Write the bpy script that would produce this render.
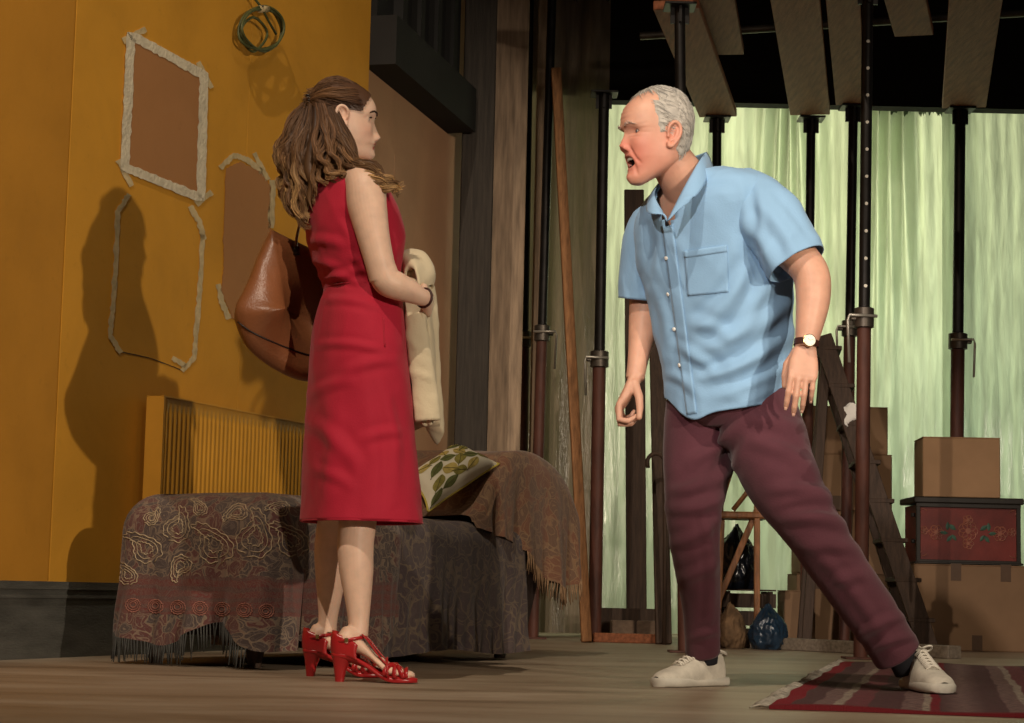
import bpy, bmesh, math, random
import numpy as np
from mathutils import Vector, Matrix, noise
from mathutils.bvhtree import BVHTree

for o in list(bpy.data.objects): bpy.data.objects.remove(o)
SC = bpy.context.scene
COL = SC.collection
rnd = random.Random(7)
# ------------------------------------------------------------------ camera
FPX, CAMZ = 2000.0, 0.27
PITCH, ROLL = math.atan(228.0/FPX), math.radians(1.3)
RCAM = Matrix.Rotation(math.pi/2+PITCH, 3, 'X') @ Matrix.Rotation(ROLL, 3, 'Z')
cd = bpy.data.cameras.new('camera'); cam = bpy.data.objects.new('camera', cd); COL.objects.link(cam)
cd.sensor_width = 36.0; cd.lens = FPX/1024*36.0; cd.clip_start = .05; cd.clip_end = 100
cam.matrix_world = Matrix.Translation((0, 0, CAMZ)) @ RCAM.to_4x4()
SC.camera = cam
# ------------------------------------------------------------------ world, stage lanterns, exposure
wd = bpy.data.worlds.new('world'); SC.world = wd; wd.use_nodes = True
wd.node_tree.nodes['Background'].inputs[0].default_value = (1.0, .86, .72, 1)
wd.node_tree.nodes['Background'].inputs[1].default_value = .028
SC.view_settings.view_transform = 'Standard'; SC.view_settings.look = 'None'
SC.view_settings.exposure = 0.0; SC.view_settings.gamma = 1.0
try: SC.view_settings.use_curve_mapping = False
except Exception: pass

def spot(name, loc, target, power, color, angle, blend=.4, size=.06):
    l = bpy.data.lights.new(name, 'SPOT'); l.energy = power; l.color = color
    l.spot_size = math.radians(angle); l.spot_blend = blend; l.shadow_soft_size = size
    o = bpy.data.objects.new(name, l); COL.objects.link(o); o.location = loc
    o.rotation_euler = (Vector(target)-Vector(loc)).to_track_quat('-Z', 'Y').to_euler()
    return o
def flood(name, loc, target, power, color, sx, sy):
    l = bpy.data.lights.new(name, 'AREA'); l.energy = power; l.color = color
    l.shape = 'RECTANGLE'; l.size = sx; l.size_y = sy
    o = bpy.data.objects.new(name, l); COL.objects.link(o); o.location = loc
    o.rotation_euler = (Vector(target)-Vector(loc)).to_track_quat('-Z', 'Y').to_euler()
    return o
WARM = (1.0, .84, .66)
spot('key_lantern', (3.5, -.47, 2.10), (-.55, 6.8, 1.45), 1080, WARM, 37, .55, .05)
spot('high_front_lantern', (-2.1, 0.0, 8.3), (.1, 6.8, 1.1), 1900, (1.0, .84, .66), 46, .6, .035)
spot('left_box_lantern', (-3.2, -6.0, 4.2), (.78, 5.7, 1.45), 3300, (1.0, .87, .76), 9.5, .6, .12)
spot('upstage_wash_lantern', (5.2, -7.5, 1.7), (.55, 11.0, 1.2), 2100, (1.0, .84, .66), 15, .75, .35)
spot('wall_wash_lantern', (1.6, 3.2, 6.5), (-1.0, 7.7, 2.0), 120, (1.0, .80, .55), 50, .9, .12)
# backstage floods behind the plastic sheeting
flood('backstage_flood_yellow', (1.7, 14.6, 3.0), (1.7, 12.3, 2.5), 88, (1.0, .92, .60), 1.8, .8)
flood('backstage_flood_green', (2.9, 14.6, 1.3), (2.6, 12.3, 1.5), 27, (.74, 1.0, .76), 2.6, 1.6)

# ------------------------------------------------------------------ pixel helpers (direction only; depth comes from the place)
def ray(px, py):
    return RCAM @ Vector(((px-512)/FPX, -(py-361.5)/FPX, -1.0))
def P(px, py, Y):
    d = ray(px, py); t = Y/d.y
    return Vector((d.x*t, Y, CAMZ+d.z*t))
def PZ(px, py, z=0.0):
    d = ray(px, py); t = (z-CAMZ)/d.z
    return Vector((d.x*t, d.y*t, z))
def to_px(v):
    q = RCAM.transposed() @ (Vector(v)-Vector((0, 0, CAMZ)))
    return 512+FPX*q.x/-q.z, 361.5-FPX*q.y/-q.z
RC_NP = np.array(RCAM)
def to_px_np(V):
    q = (np.asarray(V)-np.array((0, 0, CAMZ))) @ RC_NP
    return 512+FPX*q[:, 0]/-q[:, 2], 361.5-FPX*q[:, 1]/-q[:, 2]
# ------------------------------------------------------------------ geometry collector
class G:
    def __init__(s): s.v = []; s.f = []; s.n = 0; s.a = []
    def add(s, v, f, a=None):
        v = np.asarray(v, float).reshape(-1, 3); s.v.append(v)
        s.a.append(np.zeros((len(v), 3)) if a is None else np.asarray(a, float).reshape(-1, 3))
        s.f += [tuple(i+s.n for i in q) for q in f]; s.n += len(v)
        return s
    def box(s, c, size, R=None, bev=0.0):
        hx, hy, hz = [x/2 for x in size]
        if bev > 0:
            b = min(bev, hx*.9, hy*.9, hz*.9); pts = []; 
            for sx in (-1, 1):
                for sy in (-1, 1):
                    for sz in (-1, 1):
                        pts += [(sx*hx, sy*(hy-b), sz*(hz-b)), (sx*(hx-b), sy*hy, sz*(hz-b)), (sx*(hx-b), sy*(hy-b), sz*hz)]
            def i(sx, sy, sz, k): return ((sx > 0)*4+(sy > 0)*2+(sz > 0))*3+k
            F = []
            for q in (1, -1):
                F.append([i(q, -1, -1, 0), i(q, 1, -1, 0), i(q, 1, 1, 0), i(q, -1, 1, 0)][::q])
                F.append([i(-1, q, -1, 1), i(-1, q, 1, 1), i(1, q, 1, 1), i(1, q, -1, 1)][::q])
                F.append([i(-1, -1, q, 2), i(1, -1, q, 2), i(1, 1, q, 2), i(-1, 1, q, 2)][::q])
            for p in (-1, 1):
                for q in (-1, 1):
                    F.append([i(-1, p, q, 1), i(-1, p, q, 2), i(1, p, q, 2), i(1, p, q, 1)][::p*q])
                    F.append([i(p, -1, q, 2), i(p, -1, q, 0), i(p, 1, q, 0), i(p, 1, q, 2)][::p*q])
                    F.append([i(p, q, -1, 0), i(p, q, -1, 1), i(p, q, 1, 1), i(p, q, 1, 0)][::p*q])
                    for r in (-1, 1): F.append([i(p, q, r, 0), i(p, q, r, 1), i(p, q, r, 2)][::p*q*r])
        else:
            pts = [(x*hx, y*hy, z*hz) for x in (-1, 1) for y in (-1, 1) for z in (-1, 1)]
            F = [(0, 1, 3, 2), (4, 6, 7, 5), (0, 4, 5, 1), (2, 3, 7, 6), (0, 2, 6, 4), (1, 5, 7, 3)]
        c = Vector(c)
        return s.add([tuple(c+((R @ Vector(p)) if R else Vector(p))) for p in pts], F)
    def beam(s, a, b, w, t, side=None, bev=.003):
        """box from a to b: w along 'side', t across"""
        a = Vector(a); b = Vector(b); z = (b-a); L = z.length; z.normalize()
        x = Vector(side) if side is not None else Vector((1, 0, 0))
        x = (x-z*x.dot(z)).normalized(); y = z.cross(x)
        R = Matrix((x, y, z)).transposed()
        return s.box((a+b)/2, (w, t, L), R, bev)
    def loft(s, rings, cap=True, closed=True, a=None):
        rings = np.asarray(rings, float); m, n, _ = rings.shape
        F = []
        for i in range(m-1):
            for j in range(n if closed else n-1):
                k = (j+1) % n
                F.append((i*n+j, i*n+k, (i+1)*n+k, (i+1)*n+j))
        v = rings.reshape(-1, 3); at = None if a is None else np.asarray(a, float).reshape(-1, 3)
        if cap and closed:
            c0, c1 = rings[0].mean(0), rings[-1].mean(0); v = np.vstack([v, c0, c1])
            if at is not None: at = np.vstack([at, at[:n].mean(0), at[-n:].mean(0)])
            for j in range(n):
                k = (j+1) % n
                F.append((m*n, k, j)); F.append((m*n+1, (m-1)*n+j, (m-1)*n+k))
        return s.add(v, F, at)
    def tube(s, pts, r, n=8, cap=True, closed=False, flat=1.0, side=None, a=None):
        pts = [Vector(p) for p in pts]; m = len(pts)
        if not hasattr(r, '__len__'): r = [r]*m
        rings = []; prev = None
        for i in range(m):
            t = (pts[(i+1) % m]-pts[i-1]) if closed else (pts[min(i+1, m-1)]-pts[max(i-1, 0)])
            if t.length < 1e-9: t = Vector((0, 0, 1))
            t.normalize()
            if prev is None:
                up = Vector(side) if side is not None else (Vector((0, 0, 1)) if abs(t.z) < .9 else Vector((1, 0, 0)))
            else: up = prev
            up = (up-t*up.dot(t)); up = up.normalized() if up.length > 1e-6 else t.orthogonal().normalized()
            prev = up; q = t.cross(up)
            rings.append([pts[i]+(up*math.cos(2*math.pi*j/n)*flat+q*math.sin(2*math.pi*j/n))*r[i] for j in range(n)])
        if closed: rings.append(rings[0])
        return s.loft([[tuple(p) for p in rg] for rg in rings], cap and not closed, True, a)
    def verts(s): return np.vstack(s.v)
    def mapv(s, fn): s.v = [fn(np.vstack(s.v))]; s.a = [np.vstack(s.a)]; return s

def crom(keys, m):
    K = np.asarray(keys, float); k = len(K); K2 = np.vstack([2*K[0]-K[1], K, 2*K[-1]-K[-2]])
    t = np.linspace(0, k-1-1e-9, m); i = t.astype(int); u = (t-i)[:, None]
    p0, p1, p2, p3 = K2[i], K2[i+1], K2[i+2], K2[i+3]
    return .5*((2*p1)+(-p0+p2)*u+(2*p0-5*p1+4*p2-p3)*u*u+(-p0+3*p1-3*p2+p3)*u**3)

def mesh_of(name, g, smooth=True):
    me = bpy.data.meshes.new(name); V = g.verts()
    me.from_pydata(V.tolist(), [], g.f); me.update()
    if smooth: me.polygons.foreach_set('use_smooth', [True]*len(me.polygons))
    A = np.vstack(g.a)
    if np.abs(A).max() > 0:
        at = me.attributes.new('pat', 'FLOAT_VECTOR', 'POINT'); at.data.foreach_set('vector', A.astype(np.float32).ravel())
    return me
def root_loc(p):
    while p is not None and p.parent is not None: p = p.parent
    return p.location.copy() if p is not None else Vector((0, 0, 0))
def obj(name, g, m, parent=None, smooth=False, label=None, fixn=True, auto=None):
    """one mesh object; world-space verts are moved into the frame of the thing"""
    me = mesh_of(name, g, smooth)
    if fixn:
        bm = bmesh.new(); bm.from_mesh(me); bmesh.ops.recalc_face_normals(bm, faces=bm.faces); bm.to_mesh(me); bm.free()
    o = bpy.data.objects.new(name, me); COL.objects.link(o)
    if parent is not None: off = root_loc(parent); o.parent = parent
    else:
        V = g.verts(); off = Vector(((V[:, 0].min()+V[:, 0].max())/2, (V[:, 1].min()+V[:, 1].max())/2, V[:, 2].min())); o.location = off
    me.transform(Matrix.Translation(-off))
    if auto is not None and smooth:
        me.set_sharp_from_angle(angle=math.radians(auto))
    for mm in (m if isinstance(m, (list, tuple)) else [m]): me.materials.append(mm)
    if label: o['label'] = label
    return o
def thing(name, label, cat, loc, group=None):
    o = bpy.data.objects.new(name, None); COL.objects.link(o); o.location = loc; o.empty_display_size = .1
    o['label'] = label; o['category'] = cat
    if group: o['group'] = group
    return o
def tag(o, label, cat, group=None, kind=None):
    o['label'] = label; o['category'] = cat
    if group: o['group'] = group
    if kind: o['kind'] = kind
    return o
def struct(name, g, m, parent=None, smooth=False):
    o = obj(name, g, m, parent, smooth)
    if parent is None: o['kind'] = 'structure'
    return o
# ------------------------------------------------------------------ materials
def nd(t, typ, **kw):
    n = t.nodes.new(typ)
    for k, v in kw.items(): setattr(n, k, v)
    return n
def lk(t, a, b): t.links.new(a, b)
def base_mat(name):
    m = bpy.data.materials.new(name); m.use_nodes = True; t = m.node_tree
    return m, t, t.nodes['Principled BSDF']
def math_n(t, op, a, b=None, c=None):
    n = nd(t, 'ShaderNodeMath', operation=op)
    for i, x in enumerate((a, b, c)):
        if x is None: continue
        if isinstance(x, (int, float)): n.inputs[i].default_value = x
        else: lk(t, x, n.inputs[i])
    return n.outputs[0]
def mix_c(t, fac, a, b, mode='MIX'):
    n = nd(t, 'ShaderNodeMix', data_type='RGBA', blend_type=mode)
    for k, x in ((0, fac), (6, a), (7, b)):
        if isinstance(x, (int, float)): n.inputs[k].default_value = x
        elif isinstance(x, tuple): n.inputs[k].default_value = (*x, 1)
        else: lk(t, x, n.inputs[k])
    return n.outputs[2]
def coords(t, scale=(1, 1, 1), attr=None, rot=(0, 0, 0)):
    mp = nd(t, 'ShaderNodeMapping'); mp.inputs['Scale'].default_value = scale; mp.inputs['Rotation'].default_value = rot
    if attr: s = nd(t, 'ShaderNodeAttribute'); s.attribute_name = attr; lk(t, s.outputs['Vector'], mp.inputs['Vector'])
    else: s = nd(t, 'ShaderNodeTexCoord'); lk(t, s.outputs['Object'], mp.inputs['Vector'])
    return mp.outputs['Vector']
def noise_n(t, vec, scale, detail=3, rough=.55, dist=0):
    n = nd(t, 'ShaderNodeTexNoise'); n.inputs['Scale'].default_value = scale; n.inputs['Detail'].default_value = detail
    n.inputs['Roughness'].default_value = rough; n.inputs['Distortion'].default_value = dist; lk(t, vec, n.inputs['Vector'])
    return n.outputs['Fac']
def ramp(t, fac, stops):
    r = nd(t, 'ShaderNodeValToRGB'); e = r.color_ramp.elements
    while len(e) < len(stops): e.new(.5)
    for k, (p, c) in enumerate(stops):
        e[k].position = p; e[k].color = (*c, 1) if isinstance(c, tuple) else (c, c, c, 1)
    lk(t, fac, r.inputs[0]); return r.outputs[0]
def bump_n(t, b, h, strength, dist=.01):
    n = nd(t, 'ShaderNodeBump'); n.inputs['Strength'].default_value = strength; n.inputs['Distance'].default_value = dist
    lk(t, h, n.inputs['Height']); lk(t, n.outputs[0], b.inputs['Normal'])
def mat(name, c, rough=.6, vary=.18, vs=6, stretch=(1, 1, 1), bump=.0, bs=80, metal=0.0, spec=.35, c2=None, sss=0, sheen=0, coat=0):
    m, t, b = base_mat(name)
    v = coords(t, stretch); f = noise_n(t, v, vs, 4)
    lo = tuple(x*(1-vary) for x in c); hi = c2 or tuple(min(1, x*(1+vary)) for x in c)
    lk(t, ramp(t, f, [(.3, lo), (.7, hi)]), b.inputs['Base Color'])
    b.inputs['Roughness'].default_value = rough; b.inputs['Metallic'].default_value = metal
    b.inputs['Specular IOR Level'].default_value = spec
    if sss: b.inputs['Subsurface Weight'].default_value = sss; b.inputs['Subsurface Radius'].default_value = (.02, .008, .004); b.inputs['Subsurface Scale'].default_value = .5
    if sheen: b.inputs['Sheen Weight'].default_value = sheen
    if coat: b.inputs['Coat Weight'].default_value = coat
    if bump: bump_n(t, b, noise_n(t, v, bs, 4), bump)
    return m
M = {}
def wood(name, c, stretch, **k): return mat(name, c, k.get('rough', .65), .35, k.get('vs', 9), stretch, .35, 40, spec=.3)
M['black'] = mat('black_paint', (.012, .011, .010), .8, .3, 3)
M['soffit'] = mat('soffit_black', (.008, .0075, .007), .9, .3, 3)
M['plank'] = wood('scaffold_plank', (.25, .085, .036), (6, .6, 6))
M['timber'] = wood('raw_timber', (.30, .14, .055), (8, 8, .6))
M['darktimber'] = wood('dark_timber', (.055, .033, .022), (8, 8, .6))
M['tanboard'] = wood('tan_board', (.36, .255, .17), (4, 4, .4))
M['greyboard'] = wood('grey_board', (.036, .028, .021), (8, 8, .5))
M['propdark'] = mat('prop_inner_steel', (.018, .016, .015), .45, .3, 12, metal=.6)
M['proprust'] = mat('prop_outer_steel', (.085, .030, .020), .6, .45, 14, (1, 1, .3), .2, 90)
M['propgrey'] = mat('prop_collar_steel', (.10, .085, .07), .45, .3, 12, metal=.7)
M['zinc'] = mat('zinc_handle', (.45, .42, .36), .4, .2, 12, metal=.6)
M['white'] = mat('white_paper', (.75, .72, .66), .7, .08)
# ================================================================== the stage: floor, walls
def floor_mat():
    m, t, b = base_mat('stage_floor'); v = coords(t, (1, 1, 1))
    big = noise_n(t, coords(t, (.55, 1.6, 1)), 1.5, 4, .6, .6); fine = noise_n(t, coords(t, (2, 12, 1)), 5, 5, .65)
    c = ramp(t, big, [(.30, (.13, .085, .050)), (.46, (.26, .190, .125)), (.62, (.36, .285, .205)), (.8, (.19, .140, .092))])
    c = mix_c(t, math_n(t, 'MULTIPLY', fine, .35), c, (.09, .066, .045))
    lk(t, c, b.inputs['Base Color'])
    r = math_n(t, 'MULTIPLY_ADD', big, .25, .36); lk(t, r, b.inputs['Roughness'])
    b.inputs['Specular IOR Level'].default_value = .4
    bump_n(t, b, fine, .12, .004); return m
M['floor'] = floor_mat()
g = G(); g.box((0, 8, -.05), (16, 18, .1)); struct('floor', g, M['floor'])

# left wall: plane through W0, runs along WD, faces WN
W0 = Vector((-1.64, 6.8, 0)); WD = Vector((.346, .938, 0)).normalized(); WN = Vector((WD.y, -WD.x, 0))
def WP(px, py, off=0.0):
    d = ray(px, py); o = Vector((0, 0, CAMZ)); p0 = W0+WN*off
    return o+d*((p0-o).dot(WN)/d.dot(WN))
def wall_pt(s, z, off=0.0): return W0+WD*s+WN*off+Vector((0, 0, z))
def wall_s(px, py): return (WP(px, py)-W0).dot(WD)
def plaster(name, c, vary=.1):
    m, t, b = base_mat(name); v = coords(t)
    f = noise_n(t, v, 2.2, 5, .6, .4); f2 = noise_n(t, v, 28, 4)
    cc = ramp(t, f, [(.3, tuple(x*(1-vary*1.4) for x in c)), (.55, c), (.8, tuple(x*(1+vary) for x in c))])
    cc = mix_c(t, math_n(t, 'MULTIPLY', ramp(t, f2, [(.62, 0.0), (.78, 1.0)]), .22), cc, tuple(x*.55 for x in c))
    lk(t, cc, b.inputs['Base Color']); b.inputs['Roughness'].default_value = .62; b.inputs['Specular IOR Level'].default_value = .3
    bump_n(t, b, noise_n(t, v, 45, 5), .15, .004); return m
M['ochre'] = plaster('ochre_plaster', (.62, .295, .030)); M['ochre2'] = plaster('ochre_plaster_dark_falloff', (.50, .225, .024))  # left panel: its own darker tone plus beam falloff put into the colour
M['brownwall'] = plaster('brown_wall', (.48, .265, .145)); M['bareboard'] = plaster('bare_plasterboard', (.40, .185, .068), .06)
M['filler'] = mat('filler', (.66, .58, .42), .8, .15, 18, bump=.5, bs=60)
M['tape'] = mat('joint_tape', (.56, .44, .24), .8, .2, 22, bump=.3, bs=60)
s_seam = wall_s(62, 300); s_mid = wall_s(241, 300); s_end = wall_s(370, 40)
def wall_slab(g, s0, s1, z0, z1, off0, off1):
    g.add([wall_pt(s, z, o) for o in (off0, off1) for s in (s0, s1) for z in (z0, z1)],
          [(0, 1, 3, 2), (4, 6, 7, 5), (0, 4, 5, 1), (2, 3, 7, 6), (0, 2, 6, 4), (1, 5, 7, 3)]); return g
wl = struct('wall_left', wall_slab(G(), -4.5, s_end, 0, 4.3, -.12, -.014), M['tape'])
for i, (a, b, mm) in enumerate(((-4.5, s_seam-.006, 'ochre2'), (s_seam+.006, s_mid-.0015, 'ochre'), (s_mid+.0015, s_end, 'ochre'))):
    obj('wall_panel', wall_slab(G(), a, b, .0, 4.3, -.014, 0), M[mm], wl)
# skirting with a moulding along its top
M['skirt'] = mat('skirting_paint', (.085, .082, .072), .5, .3, 5, (1, 1, 4), .2, 40)
bb = struct('baseboard_left', wall_slab(G(), -4.5, s_end, 0, .235, 0, .018), M['skirt'])
obj('moulding', wall_slab(wall_slab(G(), -4.5, s_end, .235, .262, 0, .024), -4.5, s_end, .205, .216, .018, .024), M['skirt'], bb)

# patches, filler and tape on the wall
def ragged_band(pts, width, jit, off, closed=True, n=26, seed=1):
    R = random.Random(seed); pts = [Vector((*p, 0)) for p in pts]; path = []
    segs = len(pts) if closed else len(pts)-1
    for i in range(segs):
        a, b = pts[i], pts[(i+1) % len(pts)]
        for k in range(n): path.append(a.lerp(b, k/n))
    if not closed: path.append(pts[-1])
    m = len(path); inn = []; out = []
    for i in range(m):
        a = path[i-1] if (closed or i > 0) else path[i]; b = path[(i+1) % m] if (closed or i < m-1) else path[i]
        t = (b-a).normalized(); q = Vector((t.y, -t.x, 0))
        w = width*.5
        inn.append(path[i]-q*(w+R.uniform(-1, 1)*jit)); out.append(path[i]+q*(w+R.uniform(-1, 1)*jit*.6))
    g = G(); L = [inn, out]; rings = []
    for i in range(m):
        rings.append([WP(inn[i].x, inn[i].y, 0), WP(inn[i].x, inn[i].y, off), WP(out[i].x, out[i].y, off), WP(out[i].x, out[i].y, 0)])
    if closed: rings.append(rings[0])
    g.loft(rings, not closed, True); return g
def wall_poly(pts, off, seed=2, jit=.6, n=10):
    R = random.Random(seed); P2 = []
    for i in range(len(pts)):
        a, b = Vector(pts[i]), Vector(pts[(i+1) % len(pts)])
        for k in range(n): q = a.lerp(b, k/n); P2.append((q.x+R.uniform(-jit, jit), q.y+R.uniform(-jit, jit)))
    g = G(); g.loft([[WP(x, y, 0) for x, y in P2], [WP(x, y, off) for x, y in P2]], True); return g
obj('bare_patch', wall_poly([(132, 36), (204, 76), (200, 196), (126, 165)], .004), M['bareboard'], wl, label='brown bare plasterboard patch framed by filler')
obj('filler_frame', ragged_band([(131, 35), (204, 75), (201, 198), (125, 167)], 9, .8, .006), M['filler'], wl, label='rough off-white filler frame around the bare patch')
for i, (x0, y0, x1, y1, w) in enumerate(((123, 41, 146, 29, 6), (198, 62, 212, 88, 5), (118, 160, 132, 186, 5), (196, 204, 212, 192, 6))):
    obj('tape_strip', ragged_band([(x0, y0), (x1, y1)], w, .7, .003, False, 8, i+20), M['tape'], wl)
obj('bare_patch', wall_poly([(226, 168), (240, 162), (262, 172), (271, 188), (270, 250), (262, 330), (232, 318), (221, 290), (224, 265), (223, 240)], .003, 5), M['bareboard'], wl)
for i, (pts, w) in enumerate((([(129, 194), (118, 212), (116, 260), (113, 305), (110, 335), (121, 353)], 5.0), ([(190, 206), (199, 221), (204, 240)], 5.5),
        ([(203, 234), (200, 290), (196, 335), (194, 358), (182, 371)], 5.0), ([(172, 358), (186, 366)], 5),
        ([(220, 168), (234, 155), (248, 160), (262, 172)], 5.5), ([(254, 153), (268, 180)], 5), ([(273, 180), (271, 228)], 6), ([(218, 284), (222, 302), (229, 319)], 5.5))):
    obj('tape_strip', ragged_band(pts, w, .9, .003, False, 10, i+40), M['tape'], wl)
obj('crack', ragged_band([(122, 352), (150, 358), (182, 370)], .9, .3, .0015, False, 12, 77), M['darktimber'], wl)

# brown wall further back, dark upper storey and beam over it
B0 = WP(371, 300); B0.z = 0; B1 = P(472, 400, 11.2); B1.z = 0; BD = (B1-B0).normalized(); BN = Vector((BD.y, -BD.x, 0))
def slab_ab(g, a, b, z0, z1, n, o0, o1):
    a = Vector(a); b = Vector(b)
    g.add([p+n*o+Vector((0, 0, z)) for o in (o0, o1) for p in (a, b) for z in (z0, z1)],
          [(0, 1, 3, 2), (4, 6, 7, 5), (0, 4, 5, 1), (2, 3, 7, 6), (0, 2, 6, 4), (1, 5, 7, 3)]); return g
bw = struct('wall_back', slab_ab(G(), B0-BD*.1, B1+BD*.5, 0, 4.4, BN, -.18, -.04), M['brownwall'])
obj('wall_panel', slab_ab(G(), B0+BD*.42, B1+BD*.4, 0, 2.42, BN, -.04, -.0392), M['brownwall'], bw)
ub = thing('upper_beam', 'dark timber beam running back above the brown wall', 'beam', B0+BN*.1+Vector((0, 0, 2.74)))
obj('beam', slab_ab(G(), B0-BD*.1, B1-BD*.5, 2.74, 2.98, BN, -.04, .12), M['black'], ub)
obj('upper_boarding', slab_ab(G(), B0-BD*.1, B1-BD*.5, 2.98, 4.4, BN, -.04, .02), M['soffit'], ub)
for k in range(4):
    c = B0+BD*(.15+.30*k)
    obj('stud', slab_ab(G(), c, c+BD*.07, 2.98, 4.4, BN, .02, .07), M['black'], ub)
# columns between wall and sheeting
def column(name, label, x0, x1, Y, z0, z1, depth, m, cat='column'):
    a = P(x0, 400, Y); b = P(x1, 400, Y)
    g = G(); g.box(((a.x+b.x)/2, Y+depth/2, (z0+z1)/2), (b.x-a.x, depth, z1-z0), None, .006)
    return tag(obj(name, g, m), label, cat)
column('timber_post', 'dark grey timber post at the end of the brown wall', 455, 488, 10.75, 0, 4.3, .10, M['greyboard'], 'post')
column('wall_column', 'pale tan boarded column behind the foot of the daybed', 487, 521, 11.35, 0, 4.3, .16, M['tanboard'])
column('timber_post', 'narrow tan upright board between two dark steel props', 530, 541, 11.7, 0, 4.3, .05, M['tanboard'], 'post')
# back soffit the sheets hang from, and lighting bar
g = G(); g.box((1.9, 12.12, 3.98), (5.4, .12, 1.40)); sf = struct('trim_1', g, M['soffit'])
g = G(); g.box((.8, 12.9, 4.7), (9, 6, .1)); struct('ceiling', g, M['soffit'])
gb = P(640, 36, 11.0); ge = P(1040, 12, 11.0)
g = G(); g.tube([gb, ge], .024, 10); tag(obj('lighting_bar', g, M['propgrey'], smooth=True, auto=40), 'thin grey steel bar crossing the dark ceiling behind the planks', 'bar')
g = G(); g.box((1.5, 15.5, 2.1), (10, .1, 5.2)); struct('wall_backstage', g, mat('backstage_wall', (.25, .34, .22), .9, .1))

# ------------------------------------------------------------------ plastic sheets
def sheet_mat(name, c, trans, alpha, gloss=.10):
    m = bpy.data.materials.new(name); m.use_nodes = True; t = m.node_tree
    out = t.nodes['Material Output']; t.nodes.remove(t.nodes['Principled BSDF'])
    tr = nd(t, 'ShaderNodeBsdfTranslucent'); tr.inputs[0].default_value = (*trans, 1)
    df = nd(t, 'ShaderNodeBsdfDiffuse'); df.inputs[0].default_value = (*c, 1)
    gl = nd(t, 'ShaderNodeBsdfGlossy'); gl.inputs[0].default_value = (.9, .9, .85, 1); gl.inputs['Roughness'].default_value = .22
    tp = nd(t, 'ShaderNodeBsdfTransparent')
    v = coords(t, (5, 1, .5)); f = noise_n(t, v, 5, 5, .6, .5)
    m1 = nd(t, 'ShaderNodeMixShader'); lk(t, ramp(t, f, [(.35, .25), (.7, .6)]), m1.inputs[0]); lk(t, tr.outputs[0], m1.inputs[1]); lk(t, df.outputs[0], m1.inputs[2])
    m2 = nd(t, 'ShaderNodeMixShader'); m2.inputs[0].default_value = gloss; lk(t, m1.outputs[0], m2.inputs[1]); lk(t, gl.outputs[0], m2.inputs[2])
    m3 = nd(t, 'ShaderNodeMixShader'); m3.inputs[0].default_value = alpha; lk(t, m2.outputs[0], m3.inputs[1]); lk(t, tp.outputs[0], m3.inputs[2])
    b = nd(t, 'ShaderNodeBump'); b.inputs['Strength'].default_value = .35; b.inputs['Distance'].default_value = .02
    lk(t, noise_n(t, coords(t, (14, 1, 1.6)), 3, 4, .6, .8), b.inputs['Height'])
    for s in (tr, df, gl): lk(t, b.outputs[0], s.inputs['Normal'])
    lk(t, m3.outputs[0], out.inputs[0]); return m
M['sheet'] = sheet_mat('plastic_sheet', (.55, .62, .50), (.80, .90, .72), .10)
M['sheet_dull'] = sheet_mat('dim_plastic_sheet', (.50, .40, .29), (.14, .12, .08), .0, .02)  # beige, barely translucent: weaker backlight at this end put into the colours
def sheet(label, x0, x1, Y, z0, z1, m, seed, amp=.035, gather=None):
    R = random.Random(seed); n, k = 150, 60
    xs = np.linspace(x0, x1, n); zs = np.linspace(z0, z1, k)
    comps = [(R.uniform(4, 9), R.uniform(0, 6), 1.0), (R.uniform(12, 20), R.uniform(0, 6), .55), (R.uniform(26, 44), R.uniform(0, 6), .28), (R.uniform(60, 80), R.uniform(0, 6), .1)]
    X, Z = np.meshgrid(xs, zs)
    hh = (Z-z0)/(z1-z0)
    D = np.zeros_like(X)
    for f, p, a in comps: D += a*np.sin(f*X+p+.5*np.sin(1.3*Z+p)+.25*np.sin(3.1*Z+2*p))
    D = np.sign(D)*np.abs(D)**.8; D += .9*np.abs(np.sin(5.1*X+comps[0][1]+.35*np.sin(1.1*Z)))**6; D *= amp*(.55+.75*hh)
    XX = X.copy()
    for (gx, gw, gz) in (gather or []):      # cloth pulled together towards the top
        w = np.exp(-((X-gx)/gw)**2)*np.clip(1-(z1-Z)/gz, 0, 1); XX += (gx-X)*w*.55; D += amp*2.0*w*np.sin(55*(X-gx))
    top = z1+np.array([R.uniform(-.02, .02) for _ in range(n)])*1.0
    Z = np.where(np.arange(k)[:, None] == k-1, top[None, :], Z)
    g = G(); g.loft(np.stack([XX, Y+D, Z], -1), False, False)
    o = obj('plastic_sheet', g, m, smooth=True, fixn=False); tag(o, label, 'sheet'); return o
sheet('beige plastic sheet hanging left of the dark steel prop', .08, .56, 12.0, .02, 3.9, M['sheet_dull'], 3, .03)
sheet('grey green plastic sheet hanging behind the shouting man', .48, 1.30, 12.52, .02, 3.40, M['sheet'], 4, .03)
sheet('bright yellow green plastic sheet gathered behind the man and ladder', 1.20, 2.14, 12.32, .02, 3.36, M['sheet'], 5, .05, [(1.70, .28, 1.5)])
sheet('pale green plastic sheet gathered into folds above the stacked boxes', 2.05, 2.78, 12.52, .02, 3.37, M['sheet'], 6, .05, [(2.28, .2, 2.0), (2.5, .15, 1.6)])
sheet('smooth teal green plastic sheet at the far right', 2.68, 4.2, 12.32, .02, 3.38, M['sheet'], 8, .035)

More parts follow.
